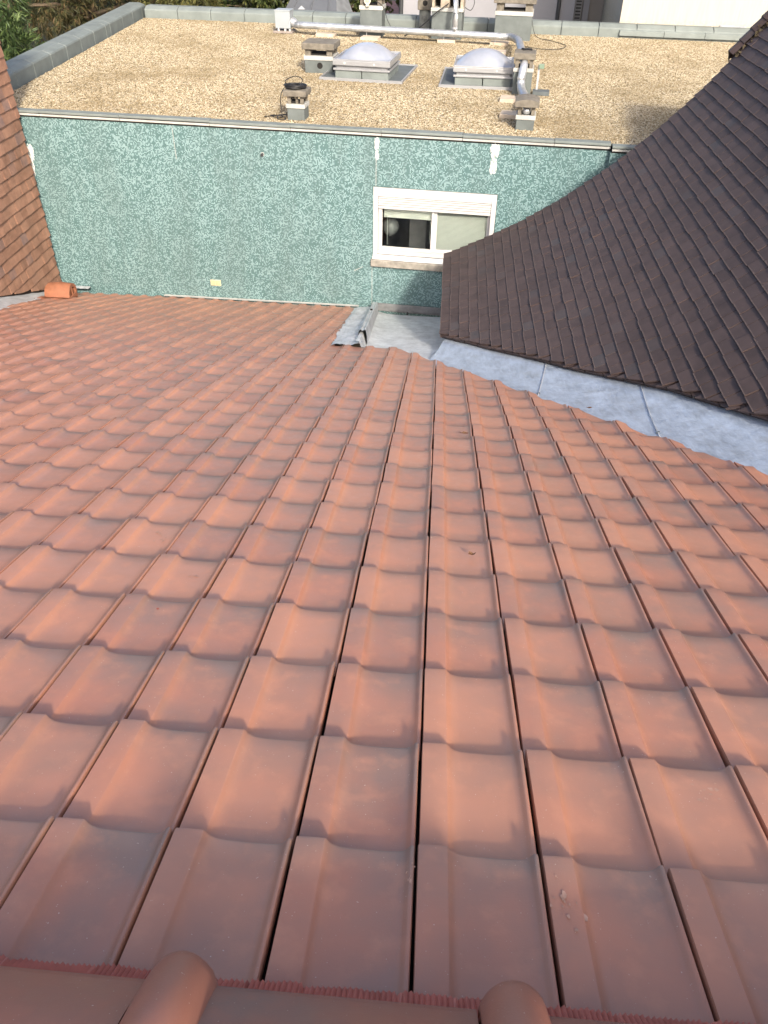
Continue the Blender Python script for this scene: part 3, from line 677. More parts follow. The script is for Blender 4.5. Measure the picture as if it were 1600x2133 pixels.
# doubled eaves tiles seen as dark layers along the valley edge
for j in range(3):
    m = MB(); dn_ = 0.014 + 0.016 * j
    for i in range(26):
        u0, u1 = i * 0.128, i * 0.128 + 0.122; pts = []
        jt = brnd.uniform(-0.006, 0.006)
        for n_ in (-0.006 - dn_, 0.006 - dn_):
            for u, dy in ((u0, 0.004 + 0.012 * j + jt), (u1, 0.004 + 0.012 * j + jt), (u1, 0.24), (u0, 0.24)):
                x, z, a = prof(u); pts.append(Vector((x - sin(a) * n_, near_y(u) + dy, z + cos(a) * n_)))
        m.add(pts, [(3, 2, 1, 0), (4, 5, 6, 7), (0, 1, 5, 4), (1, 2, 6, 5), (2, 3, 7, 6), (3, 0, 4, 7)])
    part('eaves_course', m, M_BROWN, BW, kind='stuff')
# eaves underlap along the low edge
m = MB()
for j in range(2):
    x, z, a = prof(0.0); m.box((x + 0.05 + 0.004 * j, (7.3 + YF) / 2, z - 0.012 - 0.014 * j), (0.10, YF - 7.34, 0.01))
part('eaves_board', m, M_BROWN, BW)
# mossy hip at the top of the verge: bedded tiles along the edge plus a strip of the slope behind it
hp = []
for i in range(9):
    u = 3.62 + 0.13 * i; x, z, a = prof(u); hp.append(Vector((x, YF, z)))
for i in range(8):
    p, q = hp[i], hp[i + 1]; t = (q - p).normalized()
    m = MB(); up = Vector((-t.z, 0, t.x))
    rows = []
    for f in (0.0, 0.5, 1.0):
        c_ = p + (q - p) * f * 1.06; lift = 0.055 + 0.012 * (1 - f)
        rows.append([c_ + Vector((0, -0.02, 0)) + up * (lift - 0.03), c_ + Vector((0, 0.05, 0)) + up * lift, c_ + Vector((0, 0.12, 0)) + up * (lift - 0.005), c_ + Vector((0, 0.2, -0.02)) + up * (lift - 0.05), c_ + Vector((0, 0.26, -0.06)) + up * (lift - 0.09)])
    m.grid(rows); m.grid([rows[0], [v - up * 0.025 for v in rows[0]]]); part('hip_tile', m, M_BROWN, BW)
m = MB(); r = random.Random(4)
for i in range(170):
    f = r.random() * 7.9; p = hp[int(f)].lerp(hp[int(f) + 1], f - int(f)); q = p + Vector((r.uniform(-0.02, 0.02), r.uniform(-0.09, 0.03), r.uniform(-0.0, 0.045))); s_ = r.uniform(0.012, 0.034)
    m.add([q + Vector((r.uniform(-s_, s_), r.uniform(-s_, s_), r.uniform(-s_, s_))) for _ in range(6)], [(0, 1, 2), (0, 2, 3), (0, 3, 4), (1, 2, 5), (2, 3, 5), (3, 4, 5), (0, 4, 1), (1, 5, 4)])
part('moss', m, M_MOSS, BW, kind='stuff')
part('rear_slope', MB().quad(hp[0] + Vector((0, 0.2, -0.01)), hp[-1] + Vector((0, 0.2, 0)), Vector((9, 11.4, -2.6)), Vector((5.0, 11.4, -3.9))), M_BROWN, BW)

# ------------------------------------------------------------------ zinc work
# valley sheet between the terracotta and the brown wing
VT = [(-0.02, 6.30), (0.30, 5.73), (0.66, 5.08), (1.02, 4.44), (1.38, 3.80), (1.74, 3.16), (2.1, 2.52), (2.6, 1.63)]
rows = []
for i in range(8):
    for s_ in range(3 if i < 7 else 1):
        f = s_ / 3; tx = VT[i][0] + ((VT[i + 1][0] - VT[i][0]) * f if i < 7 else 0); ty = VT[i][1] + ((VT[i + 1][1] - VT[i][1]) * f if i < 7 else 0)
        u = (i + f) * 0.392 + 0.0; xb, zb, ab = prof(max(0.02, u)); yb = near_y(max(0.02, u)) + 0.16
        A = rz(tx - 0.06, ty - 0.035, -0.062); B = Vector((xb + 0.05, yb, zb - 0.075))
        row = []
        for j in range(9):
            v = j / 8; p = A.lerp(B, v); p.z -= 0.035 * sin(pi * v); row.append(p)
        rows.append(row)
V_ROWS = rows
ZV = thing('zinc_valley', 'long bluish zinc valley gutter between the terracotta tiles and the brown roof', 'gutter', rows[0][4])
part('valley_sheet', MB().grid(rows), M_ZINC, ZV, smooth=True)
part('sheet_end', MB().grid([rows[0], [v + Vector((0.0, 0.004, -0.10)) for v in rows[0]]]), M_ZINC, ZV)
for ri, tw in ((7, 0.2), (12, 0.15)):
    R0 = rows[ri]; pts = [R0[j].lerp(rows[ri + 1][j], 0.16 * j / 8 * 3) + Vector((0, 0, 0.006)) for j in range(1, 9)]
    m = MB().tube(pts, 0.0035, 6); part('folded_seam', m, M_LEAD, ZV, smooth=True)
    part('clip', MB().box(pts[1] + Vector((0.0, 0, 0.002)), (0.03, 0.012, 0.004), radians(40)), M_FELTD, ZV, bevel=0.002)
# sunken pan with upstand against the mosaic wall
pa = [rz(-0.70, 6.80, -0.075), rz(-0.02, 6.22, -0.085), rz(0.10, 7.3, -0.09), Vector((0.30, 10.50, 0)), Vector((-0.86, 10.60, 0))]
zw = -4.985; pa[3].z = zw - 0.01; pa[4].z = zw
ZP = thing('zinc_pan', 'flat grey zinc gutter pan below the window, ending in a dark upstand at the mosaic', 'gutter', (-0.4, 8.5, -4.4))
m = MB(); rows = []
for i in range(9):
    f = i / 8; l_ = Vector((-0.70, 6.78, 0)).lerp(Vector((-0.86, 10.60, 0)), f); r_ = Vector((0.14, 6.05, 0)).lerp(Vector((0.34, 10.48, 0)), f); row = []
    for j in range(9):
        p = l_.lerp(r_, j / 8); z_ = HR - p.y * TA - 0.085 - 0.012 * sin(pi * j / 8) + (0.03 * max(0, 1 - j * 1.6)); row.append(Vector((p.x, p.y, z_)))
    rows.append(row)
part('pan', MB().grid(rows), M_ZPAN, ZP, smooth=True)
zl = rows[-1][0].z
up_ = MB().box(BF(-1.21, -0.020, zl + 0.045), (1.12, 0.012, 0.115), YAW); part('upstand', up_, zinc('upstand_zinc', (0.15, 0.155, 0.16), 0.3, 0.5, 0.1), ZP, bevel=0.002)
m = MB().grid([[rows[i][0] + Vector((0.02, 0, 0)) for i in range(9)], [rows[i][0] + Vector((-0.015, 0, 0.10)) for i in range(9)], [rows[i][0] + Vector((-0.045, 0, 0.104)) for i in range(9)]])
part('side_fold', m, M_ZPAN, ZP)
part('drip_strip', MB().grid([[rz(-0.66, 6.955, -0.066), rz(-0.36, 6.955, -0.066), rz(0.02, 6.27, -0.07)], [rz(-0.66, 7.06, -0.06), rz(-0.33, 7.05, -0.06), rz(0.09, 6.34, -0.06)]]), M_ZPAN, ZP)
M_CAPM = zinc('capping_metal', (0.44, 0.455, 0.47), 0.3, 0.4, 0.3)
# crinkled lead apron and folded capping
ld = thing('lead_flashing', 'crinkled grey lead apron with a folded metal capping beside the zinc pan', 'flashing', rz(-0.95, 8.5))
rows = []; r = random.Random(9)
for i in range(46):
    f = i / 45; l_ = Vector((-0.985, 6.86, 0)).lerp(Vector((-1.16, 10.45, 0)), f); r_ = Vector((-0.70, 6.86, 0)).lerp(Vector((-0.90, 10.50, 0)), f); row = []
    l_.x += r.uniform(-0.012, 0.012)
    for j in range(11):
        p = l_.lerp(r_, j / 10); wv_ = 0.011 * sin(i * 2.1 + 0.9 * sin(j * 0.9)) + 0.008 * sin(i * 0.9 + j * 0.8) + r.uniform(-0.003, 0.003)
        base_ = 0.012 + (-0.016 if 0.28 < (((p.x - X0) / W) % 1) < 0.9 else 0.0) * (1 - j / 10)
        if j == 0: base_ -= 0.004
        row.append(rz(p.x, p.y, base_ + wv_ * (0.5 + 0.5 * j / 10)))
    rows.append(row)
rows.insert(0, [v + es * -0.07 + en * -0.002 for v in rows[0]])
part('lead_apron', MB().grid(rows), M_LEAD, ld, smooth=True)
cp = [(-0.048, 0.0), (-0.042, 0.045), (-0.030, 0.076), (-0.018, 0.079), (-0.006, 0.069), (0.006, 0.069), (0.018, 0.079), (0.030, 0.076), (0.044, 0.025), (0.050, -0.075)]
c0, c1 = Vector((-0.735, 7.30, 0)), Vector((-0.872, 10.46, 0))
def capf(p, t): q = c0.lerp(c1, t); return rz(q.x + p[0], q.y, p[1] + 0.008)
part('metal_capping', MB().grid([[capf(p, t) for p in cp] for t in (0.0, 0.3, 0.57)]), M_CAPM, ld, auto=30); part('metal_capping', MB().grid([[capf(p, t) + en * 0.004 for p in cp] for t in (0.55, 0.8, 1.0)]), M_CAPM, ld, auto=30)
part('nail', MB().box(capf((0.0, 0.09), 0.62), (0.03, 0.02, 0.012)), M_DARK, ld)
# flashing at the foot of the hung-tile wall and along the mosaic
zf = thing('wall_flashing', 'pale folded zinc flashing at the foot of the left hung tile wall', 'flashing', (-5.5, 9.0, -4.3)); rows = []
r = random.Random(2)
for i in range(30):
    f = i / 29; l_ = Vector((-5.80, 7.2 + 3.78 * f, 0)); q = Vector((-4.90, 7.2, 0)).lerp(Vector((-5.60, 10.96, 0)), f); row = []
    for j in range(8):
        p = l_.lerp(q, j / 7); row.append(rz(p.x, p.y, (0.06 * (1 - j / 7) ** 2 if j < 7 else -0.01) - 0.012 + r.uniform(-0.006, 0.006)))
    rows.append(row)
part('zinc_sheet', MB().grid(rows), zinc('bright_zinc', (0.48, 0.49, 0.50), 0.6, 0.5, 0.15), zf, smooth=True)
wf = thing('eaves_flashing', 'thin pale flashing strip where the tiles meet the green mosaic wall', 'flashing', BF(-3.5, -0.02, -4.95))
a_ = -5.0
while a_ < -2.05:
    ln = 1.14; p = BF(a_, -0.02, 0); q = BF(min(a_ + ln, -2.05), -0.02, 0)
    m = MB(); P0, Q0 = rz(p.x, p.y, 0.012), rz(q.x, q.y, 0.012)
    m.add([P0, Q0, Q0 + Vector((0, 0, 0.004)), P0 + Vector((0, 0, 0.004)), P0 + Vector((0, -0.05, 0.0)), Q0 + Vector((0, -0.05, 0.0))], [(0, 1, 2, 3), (0, 4, 5, 1)])
    part('flashing_length', m, M_BAND, wf); a_ += ln + 0.004
part('lead_tongue', MB().grid([[rz(-5.50 + 0.05 * i, 10.88, 0.045 + 0.006 * (i % 2)) for i in range(7)], [rz(-5.50 + 0.05 * i, 10.98, 0.075 + 0.004 * (i % 2)) for i in range(7)]]), M_LEAD, wf)

# ------------------------------------------------------------------ hung-tile wall on the left
HW = thing('tile_hung_wall', 'tall wall hung with warm brown flat clay tiles at the left edge', 'wall', (-5.8, 9, -9.5))
XH = -5.685; HG = 0.142; HTW = 0.178; YE = 11.03; hr = random.Random(31); lst = []
nrow = 31
for k in range(nrow):
    z = -5.02 + k * HG; y = YE + (HTW * 0.5 if k % 2 else 0.0) + hr.uniform(-0.006, 0.006)
    while y > 6.9:
        y1 = min(y, YE + hr.uniform(-0.012, 0.012)); y0 = y - HTW + 0.003; y -= HTW
        if z + HG < HR - y0 * TA - 0.02 : continue
        if y1 - y0 < 0.02: continue
        tl = hr.uniform(-0.004, 0.006); tw = hr.uniform(-0.004, 0.004); dz = hr.uniform(-0.004, 0.004)
        if hr.random() < 0.12: tl += 0.006
        xb0, xb1 = XH + 0.034 + tl + tw, XH + 0.034 + tl - tw; xt = XH + 0.006
        zb = lambda yy: max(z + dz, HR - yy * TA + 0.045)
        if max(zb(y0), zb(y1)) > z + HG: continue
        zt = z + HG + 0.045
        c = [Vector((xb0 - 0.016, y0, zb(y0))), Vector((xb1 - 0.016, y1, zb(y1))), Vector((xt - 0.013, y1, zt)), Vector((xt - 0.013, y0, zt)),
             Vector((xb0, y0, zb(y0))), Vector((xb1, y1, zb(y1))), Vector((xt, y1, zt)), Vector((xt, y0, zt))]
        bow = hr.uniform(0.0, 0.004)
        mm = MB(); m1 = Vector(((xb0 + xt) / 2 + bow, y0, (c[0].z + zt) / 2)); m2 = Vector(((xb1 + xt) / 2 + bow, y1, (c[1].z + zt) / 2))
        mm.add(c + [m1, m2], [(0, 1, 2, 3), (4, 8, 9, 5), (8, 7, 6, 9), (0, 4, 5, 1), (1, 5, 9, 6, 2), (2, 6, 7, 3), (3, 7, 8, 4, 0)])
        mid = sum(c, Vector()) / 8; lst.append((0 if onframe(mid) else 1, mid.length, mm))
lst.sort(key=lambda q: (q[0], q[1])); rest_ = MB()
for i, (vis, _, mm) in enumerate(lst):
    if i < 298 and vis == 0: part('hung_tile', mm, M_HUNG, HW)
    else: rest_.add(mm.v, [tuple(x for x in f) for f in mm.f])
part('hung_tile_field', rest_, M_HUNG, HW, kind='stuff')
part('wall_core', MB().box((XH - 0.55, 8.98, -5.1), (1.1, 4.08, 8.8)), M_DECK, HW)

M_COWL = plain('cowl_clay', (0.24, 0.095, 0.05), 0.7, var=0.2, scale=14)
# ------------------------------------------------------------------ vent cowl
vc = thing('vent_cowl', 'small terracotta hooded roof vent with a slotted end by the hung tile wall', 'roof vent', rz(-5.18, 10.05))
def cowl_ring(x, s_, f): # cross-section in y (downslope) and height
    pts = [(-0.125, -0.02), (-0.12, 0.06), (-0.09, 0.125), (-0.04, 0.155), (0.02, 0.16), (0.08, 0.14), (0.115, 0.09), (0.125, -0.02)]
    return [rz(x, 10.05 + y * f, h * s_ + 0.012) for y, h in pts]
rows = [cowl_ring(-5.385, 0.9, 0.92), cowl_ring(-5.36, 1.08, 1.0), cowl_ring(-5.2, 1.17, 1.0), cowl_ring(-5.03, 1.08, 0.98)]
rows_in = [cowl_ring(-5.03, 0.80, 0.70), cowl_ring(-5.33, 0.7, 0.6)]
m = MB().grid(rows); m.quad(*rows[0]); m.grid([rows[-1], rows_in[0]]); m.grid(rows_in)
part('hood', m, M_COWL, vc, auto=35, uvs=lambda v: (0.3, 0.3))
part('throat', MB().quad(*rows_in[1]), M_DARK, vc)
m = MB(); m.box(rz(-5.04, 10.04, 0.075), (0.016, 0.024, 0.16)); m.box(rz(-5.04, 10.05, 0.012), (0.03, 0.24, 0.05)); part('slot_bar', m, M_COWL, vc, bevel=0.004)
part('base_tile', MB().grid([[rz(-5.42 + 0.1 * i, 9.88, 0.004) for i in range(5)], [rz(-5.42 + 0.1 * i, 10.24, 0.004) for i in range(5)]]), M_TILE, vc, uvs=lambda v: (0.3, 0.3))

# ------------------------------------------------------------------ roof furniture on the gravel
def chimney(name, label, c, wd_, dp, hb, hband, hopen, hcap, wcap, dcap, curved=False, hole=False, legs=2, yaw=YAW, mat=M_STACK):
    """c: centre of the FRONT face at gravel level"""
    fx = Vector((cos(yaw), sin(yaw), 0)); fy = Vector((-sin(yaw), cos(yaw), 0)); c = Vector((c[0], c[1], ZR - 0.01))
    o = thing(name, label, 'chimney', c + fy * dp / 2, 'chimneys on the gravel roof'); ctr = c + fy * dp / 2
    part('stack', MB().box(ctr + Vector((0, 0, hb / 2)), (wd_, dp, hb), yaw), mat, o, bevel=0.008)
    part('band', MB().box(ctr + Vector((0, 0, hb + hband / 2 + 0.001)), (wd_ + 0.024, dp + 0.024, hband), yaw), M_BAND, o, bevel=0.006)
    z1 = hb + hband
    part('opening', MB().box(ctr + Vector((0, 0, z1 + 0.012)), (wd_ * 0.7, dp * 0.7, 0.02), yaw), M_DARK, o)
    lw = wd_ * 0.2
    for sx in (-1, 1):
        for sy in (-1, 1):
            part('leg', MB().box(ctr + fx * sx * (wd_ / 2 - lw / 2 - 0.006) + fy * sy * (dp / 2 - lw / 2 - 0.006) + Vector((0, 0, z1 + hopen / 2)), (lw, lw * 0.9, hopen), yaw), M_CONC, o, bevel=0.005)
    if legs == 3:
        part('leg', MB().box(ctr + fy * (-dp / 2 + 0.05) + fx * wd_ * 0.05 + Vector((0, 0, z1 + hopen / 2)), (lw * 0.7, lw * 0.8, hopen), yaw), M_CONC, o, bevel=0.005)
    z2 = z1 + hopen
    if curved:
        pf = [(-wcap / 2, 0.0), (wcap / 2, 0.0)] + [(wcap / 2 - wcap * i / 8, hcap * 0.8 + 0.03 * sin(pi * i / 8)) for i in range(9)]
        part('cap', MB().ext(pf, lambda p, t: ctr + fx * p[0] + fy * t + Vector((0, 0, z2 + p[1])), -dcap / 2, dcap / 2), M_CONC, o, bevel=0.006)
    else: part('cap', MB().box(ctr + Vector((0, 0, z2 + hcap / 2)), (wcap, dcap, hcap), yaw), M_CONC, o, bevel=0.012)
    if hole:
        q = ctr - fy * (dp / 2) + fx * 0.02 + Vector((0, 0, hb * 0.62)); part('round_hole', MB().tube([q + fy * 0.02, q - fy * 0.003], 0.045, 16), M_DARK, o)
    return o, ctr, fx, fy, (z1, z2, z2 + hcap)
cA = chimney('chimney', 'wide chimney with a round hole in its front, left of the left skylight', (-2.10, 14.10), 0.45, 0.42, 0.19, 0.06, 0.09, 0.09, 0.52, 0.50, hole=True)
c1 = chimney('chimney', 'small chimney with a coil of black cable on its cap near the roof edge', (-1.96, 11.03), 0.225, 0.24, 0.15, 0.05, 0.09, 0.07, 0.30, 0.32, legs=3)
c2 = chimney('chimney', 'small chimney with a curved cap over a shiny duct end near the roof edge', (0.965, 10.93), 0.225, 0.26, 0.13, 0.05, 0.10, 0.075, 0.30, 0.36, curved=True)
cB = chimney('chimney', 'chimney threaded by the metal duct beside the right skylight', (1.04, 13.02), 0.27, 0.30, 0.30, 0.05, 0.11, 0.085, 0.31, 0.36)
d1 = chimney('chimney', 'tall grey chimney at the back with a round white fan on top', (-1.60, 17.75), 0.43, 0.40, 0.46, 0.07, 0.12, 0.10, 0.52, 0.5)
d3 = chimney('chimney', 'widest grey chimney at the back right with a weathered slab cap', (1.13, 17.82), 0.70, 0.52, 0.42, 0.07, 0.13, 0.16, 0.80, 0.62)
# block-topped chimney
o = thing('chimney', 'grey chimney topped with a pale block with square openings, at the back', 'chimney', (-0.12, 17.95, ZR), 'chimneys on the gravel roof'); d2 = o
ctr = Vector((-0.12, 17.97, ZR)); part('stack', MB().box(ctr + Vector((0, 0, 0.23)), (0.58, 0.5, 0.46), YAW), M_STACK, o, bevel=0.008)
part('band', MB().box(ctr + Vector((0, 0, 0.49)), (0.62, 0.54, 0.06), YAW), M_BAND, o, bevel=0.006)
M_BLOCK = plain('old_block', (0.28, 0.24, 0.19), 0.9, var=0.35, scale=12, bump=0.5)
for ax, wd_ in ((-0.27, 0.05), (-0.05, 0.17), (0.27, 0.06)): part('block_post', MB().box(ctr + Vector((ax, -0.0 - ax * sa, 0.60)), (wd_, 0.48, 0.16), YAW), M_BLOCK, o, bevel=0.006)
part('block_top', MB().box(ctr + Vector((0, 0, 0.76)), (0.62, 0.5, 0.16), YAW), M_BLOCK, o, bevel=0.008)
part('opening', MB().box(ctr + Vector((0, 0.1, 0.60)), (0.5, 0.2, 0.15), YAW), M_DARK, o)
# round flue
P = BF(-2.22, 8.02, ZR); o = thing('round_flue', 'short round concrete flue with a hooded mouth before the back parapet', 'flue', P)
part('pipe', MB().tube([P, P + Vector((0, 0, 0.40))], 0.115, 18), plain('streaked_flue', (0.16, 0.17, 0.16), 0.8, var=0.5, scale=9), o, auto=40)
hd = MB(); pf = [(-0.145, 0.38), (0.145, 0.38), (0.15, 0.52), (0.11, 0.62), (0.0, 0.66), (-0.11, 0.62), (-0.15, 0.52)]
hd.ext(pf, lambda p, t: P + Vector((p[0], t, p[1])), -0.15, 0.15); part('hood', hd, M_CONC, o, bevel=0.012)
q = P + Vector((0, -0.152, 0.50)); part('mouth', MB().tube([q, q + Vector((0, 0.05, 0))], [0.05, 0.05], 14), M_DARK, o)
# fan on chimney d1
q = d1[1] + Vector((-0.08, -0.27, d1[4][0] + 0.09)); o = thing('round_fan', 'round cream extractor fan hung on the tall back chimney', 'fan', q)
part('housing', MB().tube([q, q + Vector((0, 0.06, 0))], 0.065, 18), plain('cream_plastic', (0.44, 0.41, 0.33), 0.5), o, auto=40); part('grille', MB().tube([q + Vector((0, -0.006, 0)), q + Vector((0, -0.001, 0))], 0.035, 14), plain('grille_grey', (0.3, 0.29, 0.24), 0.6), o)
part('foot', MB().box(q + Vector((0, 0.03, -0.075)), (0.06, 0.05, 0.04)), plain('cream_plastic_foot', (0.44, 0.41, 0.33), 0.5), o)

# skylights
def skylight(label, fl, fr_, depth, cl, cr, yaw):
    fx = (Vector(fr_) - Vector(fl)).normalized(); fy = Vector((-fx.y, fx.x, 0)); c = (Vector(cl) + Vector(cr)) / 2 + fy * 0.42
    o = thing('skylight', label, 'skylight', (c.x, c.y, ZR), 'dome skylights on the gravel roof'); fxw = (Vector(fr_) - Vector(fl)).length
    bc = (Vector(fl) + Vector(fr_)) / 2 + fy * depth / 2; ya = atan2(fx.y, fx.x)
    at = lambda h: Vector((c.x, c.y, ZR + h))
    part('flashing_base', MB().box((bc.x, bc.y, ZR + 0.008), (fxw, depth, 0.032), ya), M_FELTD, o, bevel=0.004)
    for s_, (dx, dy, lx, ly) in enumerate(((0, -depth / 2, fxw + 0.03, 0.02), (-fxw / 2, 0, 0.02, depth - 0.02), (fxw / 2, 0, 0.02, depth - 0.02), (0, depth / 2, fxw + 0.03, 0.02))):
        q = bc + fx * dx + fy * dy; part('edge_strip', MB().box((q.x, q.y, ZR + 0.02), (lx, ly, 0.045), ya), M_ALU, o)
    cw = 0.84
    for sx in (-1, 1):
        q = c + fx * sx * cw * 0.2535; part('curb_panel', MB().box((q.x, q.y, ZR + 0.075), (cw / 2 - 0.008, 0.84, 0.11), ya), M_FELT, o, bevel=0.006)
    part('lower_rim', MB().box(at(0.145), (0.885, 0.885, 0.028), ya), M_ALU, o, bevel=0.004)
    part('neck', MB().box(at(0.178), (0.80, 0.80, 0.037), ya), M_ALU, o); part('neck_ledge', MB().box(at(0.186), (0.83, 0.83, 0.008), ya), M_ALU, o)
    part('upper_rim', MB().box(at(0.232), (0.90, 0.90, 0.068), ya), M_ALU, o, bevel=0.006)
    for sx in (-0.26, 0.2):
        q = c + fx * sx - fy * 0.451; part('screw_cap', MB().tube([Vector((q.x, q.y, ZR + 0.232)), Vector((q.x, q.y, ZR + 0.232)) - fy * 0.012], 0.014, 10), M_WHITE, o)
    N = 18; rows = []
    for i in range(N + 1):
        row = []
        for j in range(N + 1):
            a, b = 2 * i / N - 1, 2 * j / N - 1
            r_ = (abs(a) ** 2.6 + abs(b) ** 2.6) ** (1 / 2.6); h = 0.185 * max(0.0, (1 - min(1, r_) ** 2.2)) ** 1.0
            q = c + fx * a * 0.42 + fy * b * 0.42; row.append(Vector((q.x, q.y, ZR + 0.268 + h)))
        rows.append(row)
    part('dome', MB().grid(rows), M_DOME, o, smooth=True)
    q1 = MB()
    for sx, sy, lx, ly in ((0, -0.437, 0.89, 0.02), (0, 0.437, 0.89, 0.02), (-0.437, 0, 0.02, 0.85), (0.437, 0, 0.02, 0.85)):
        q = c + fx * sx + fy * sy; q1.box((q.x, q.y, ZR + 0.275), (lx, ly, 0.018), ya)
    part('clamp_frame', q1, M_ALU, o, bevel=0.003)
skylight('left dome skylight, beside the chimney with the round hole', (-2.01, 13.62, 0), (-0.745, 13.46, 0), 1.38, (-1.79, 13.69, 0), (-0.95, 13.59, 0), 0)
skylight('right dome skylight, beside the chimney threaded by the duct', (-0.16, 13.33, 0), (1.02, 13.27, 0), 1.38, (0.06, 13.44, 0), (0.90, 13.40, 0), 0)

# ducting
dq = lambda x, y, h: Vector((x, y, ZR + h))
DU = thing('spiral_duct', 'shiny spiral metal duct running along the back of the gravel roof to the small chimneys', 'duct', dq(-1.0, 17.5, 0))
P0, P1 = dq(-3.10, 17.86, 0.16), dq(0.99, 17.12, 0.16)
part('duct_run', MB().tube([P0.lerp(P1, i / 20) for i in range(21)], 0.057, 18), M_GALV, DU, smooth=True)
dv = (P1 - P0).normalized()
for f in (0.02, 0.11, 0.30, 0.48, 0.64, 0.665, 0.76, 0.955):
    q = P0.lerp(P1, f); part('duct_ring', MB().tube([q - dv * 0.009, q + dv * 0.009], 0.0605, 18), M_GALV, DU, auto=40)
br = dq(0.02, 17.30, 0.16)
part('branch', MB().tube([br, br + Vector((0, 0, 0.28)), br + Vector((0.0, 0.02, 0.44)), br + Vector((-0.01, 0.1, 0.53)), br + Vector((-0.01, 0.45, 0.55))], 0.05, 16), M_GALV, DU, smooth=True)
for h in (0.075, 0.34): part('duct_ring', MB().tube([br + Vector((0, 0, h)), br + Vector((0, 0.001, h + 0.03))], 0.055, 16), M_GALV, DU, auto=40)
def flexi(path, r0):
    P = [Vector(p) for p in path]; out, rad = [], []
    tot = sum((b - a).length for a, b in zip(P, P[1:])); n = max(8, int(tot / 0.012))
    for i in range(n + 1):
        d_ = tot * i / n; acc = 0
        for a, b in zip(P, P[1:]):
            l_ = (b - a).length
            if acc + l_ >= d_ - 1e-6: out.append(a.lerp(b, (d_ - acc) / max(l_, 1e-6))); break
            acc += l_
        rad.append(r0 * (1.05 if i % 2 else 0.96))
    return MB().tube(out[:len(rad)], rad[:len(out)], 14)
def smooth_path(P, n=6):
    P = [Vector(p) for p in P]; out = []
    for i in range(len(P) - 1):
        a, b, c, d_ = P[max(0, i - 1)], P[i], P[i + 1], P[min(len(P) - 1, i + 2)]
        for k in range(n):
            t = k / n; out.append(0.5 * ((2 * b) + (-a + c) * t + (2 * a - 5 * b + 4 * c - d_) * t * t + (-a + 3 * b - 3 * c + d_) * t ** 3))
    return out + [P[-1]]
part('flexible_elbow', flexi(smooth_path([P1, P1 + Vector((0.09, -0.08, 0.01)), dq(1.13, 16.7, 0.19), dq(1.12, 15.6, 0.30), dq(1.05, 13.5, 0.40)]), 0.058), M_GALV, DU, smooth=True)
part('drop_pipe', MB().tube(smooth_path([dq(1.045, 13.22, 0.405), dq(1.04, 12.98, 0.39), dq(1.02, 12.90, 0.30), dq(1.01, 12.87, 0.20)]), 0.055, 16), M_GALV, DU, smooth=True)
for h in (0.17, 0.235): part('duct_ring', MB().tube([dq(1.012, 12.875, h), dq(1.011, 12.873, h + 0.02)], 0.06, 16), M_GALV, DU, auto=40)
part('flexible_tail', flexi(smooth_path([dq(1.01, 12.87, 0.20), dq(1.02, 12.75, 0.12), dq(1.03, 12.2, 0.13), dq(1.0, 11.6, 0.2), dq(0.985, 11.14, 0.23)]), 0.056), M_GALV, DU, smooth=True)
part('duct_end', MB().lathe(dq(0.975, 11.0, 0.215), [(0.0, -0.05), (0.05, -0.03), (0.056, 0.01), (0.04, 0.04), (0.0, 0.05)], 12), M_GALV, DU, smooth=True)
fbq = dq(-3.33, 18.0, 0); fbx = thing('fan_box', 'pale grey extractor fan box at the left end of the duct', 'fan box', fbq)
part('casing', MB().box(fbq + Vector((0, 0, 0.235)), (0.30, 0.28, 0.29), YAW), plain('casing_grey', (0.27, 0.30, 0.32), 0.5, 0.1, var=0.06), fbx, bevel=0.006)
part('lid', MB().box(fbq + Vector((0, 0, 0.389)), (0.315, 0.295, 0.016), YAW), plain('lid_grey', (0.29, 0.32, 0.335), 0.5, 0.1, var=0.06), fbx, bevel=0.003)
part('base_plank', MB().box(fbq + Vector((0.0, 0, 0.028)), (0.39, 0.34, 0.035), YAW), plain('grey_wood', (0.22, 0.19, 0.17), 0.9, var=0.3), fbx, bevel=0.003)
for sx in (-0.1, 0.03, 0.12): part('foot', MB().box(fbq + Vector((sx, -0.1, 0.066)), (0.03, 0.06, 0.045), YAW), M_WHITE, fbx)
part('duct_collar', MB().tube([fbq + Vector((0.15, -0.02, 0.19)), fbq + Vector((0.19, -0.03, 0.18)), P0 + dv * 0.02], [0.085, 0.08, 0.06], 16), M_ALU, fbx, smooth=True)
pads = [(-2.47, 17.70, 0.36, 'first slab under the duct from the fan box, behind the holed chimney'), (-1.58, 17.46, 0.34, 'slab under the duct in front of the tall back chimney'), (-0.12, 17.42, 0.34, 'slab under the duct in front of the block topped chimney'), (0.88, 17.32, 0.34, 'slab under the right end of the straight duct'),
        (0.83, 16.3, 0.26, 'slab left of the flexible duct behind the threaded chimney'), (0.84, 12.55, 0.24, 'slab left of the flexible duct, in front of the threaded chimney'), (0.80, 11.62, 0.22, 'slab beside the chimney with the curved cap')]
for x, y, s_, lab in pads:
    single('paver', MB().box((x, y, ZR + 0.028), (s_, 0.26, 0.05), YAW + radians(random.uniform(-5, 5))), M_CONCL, 'pale concrete ' + lab, 'paver', (x, y, ZR), bevel=0.004, group='pale pavers under the duct')
for nx, f in enumerate((0.105, 0.35, 0.715, 0.95)):
    q = P0.lerp(P1, f); part('duct_strut', MB().box(q + Vector((0, 0, -0.085)), (0.008, 0.012, 0.12)), M_GALV, DU)
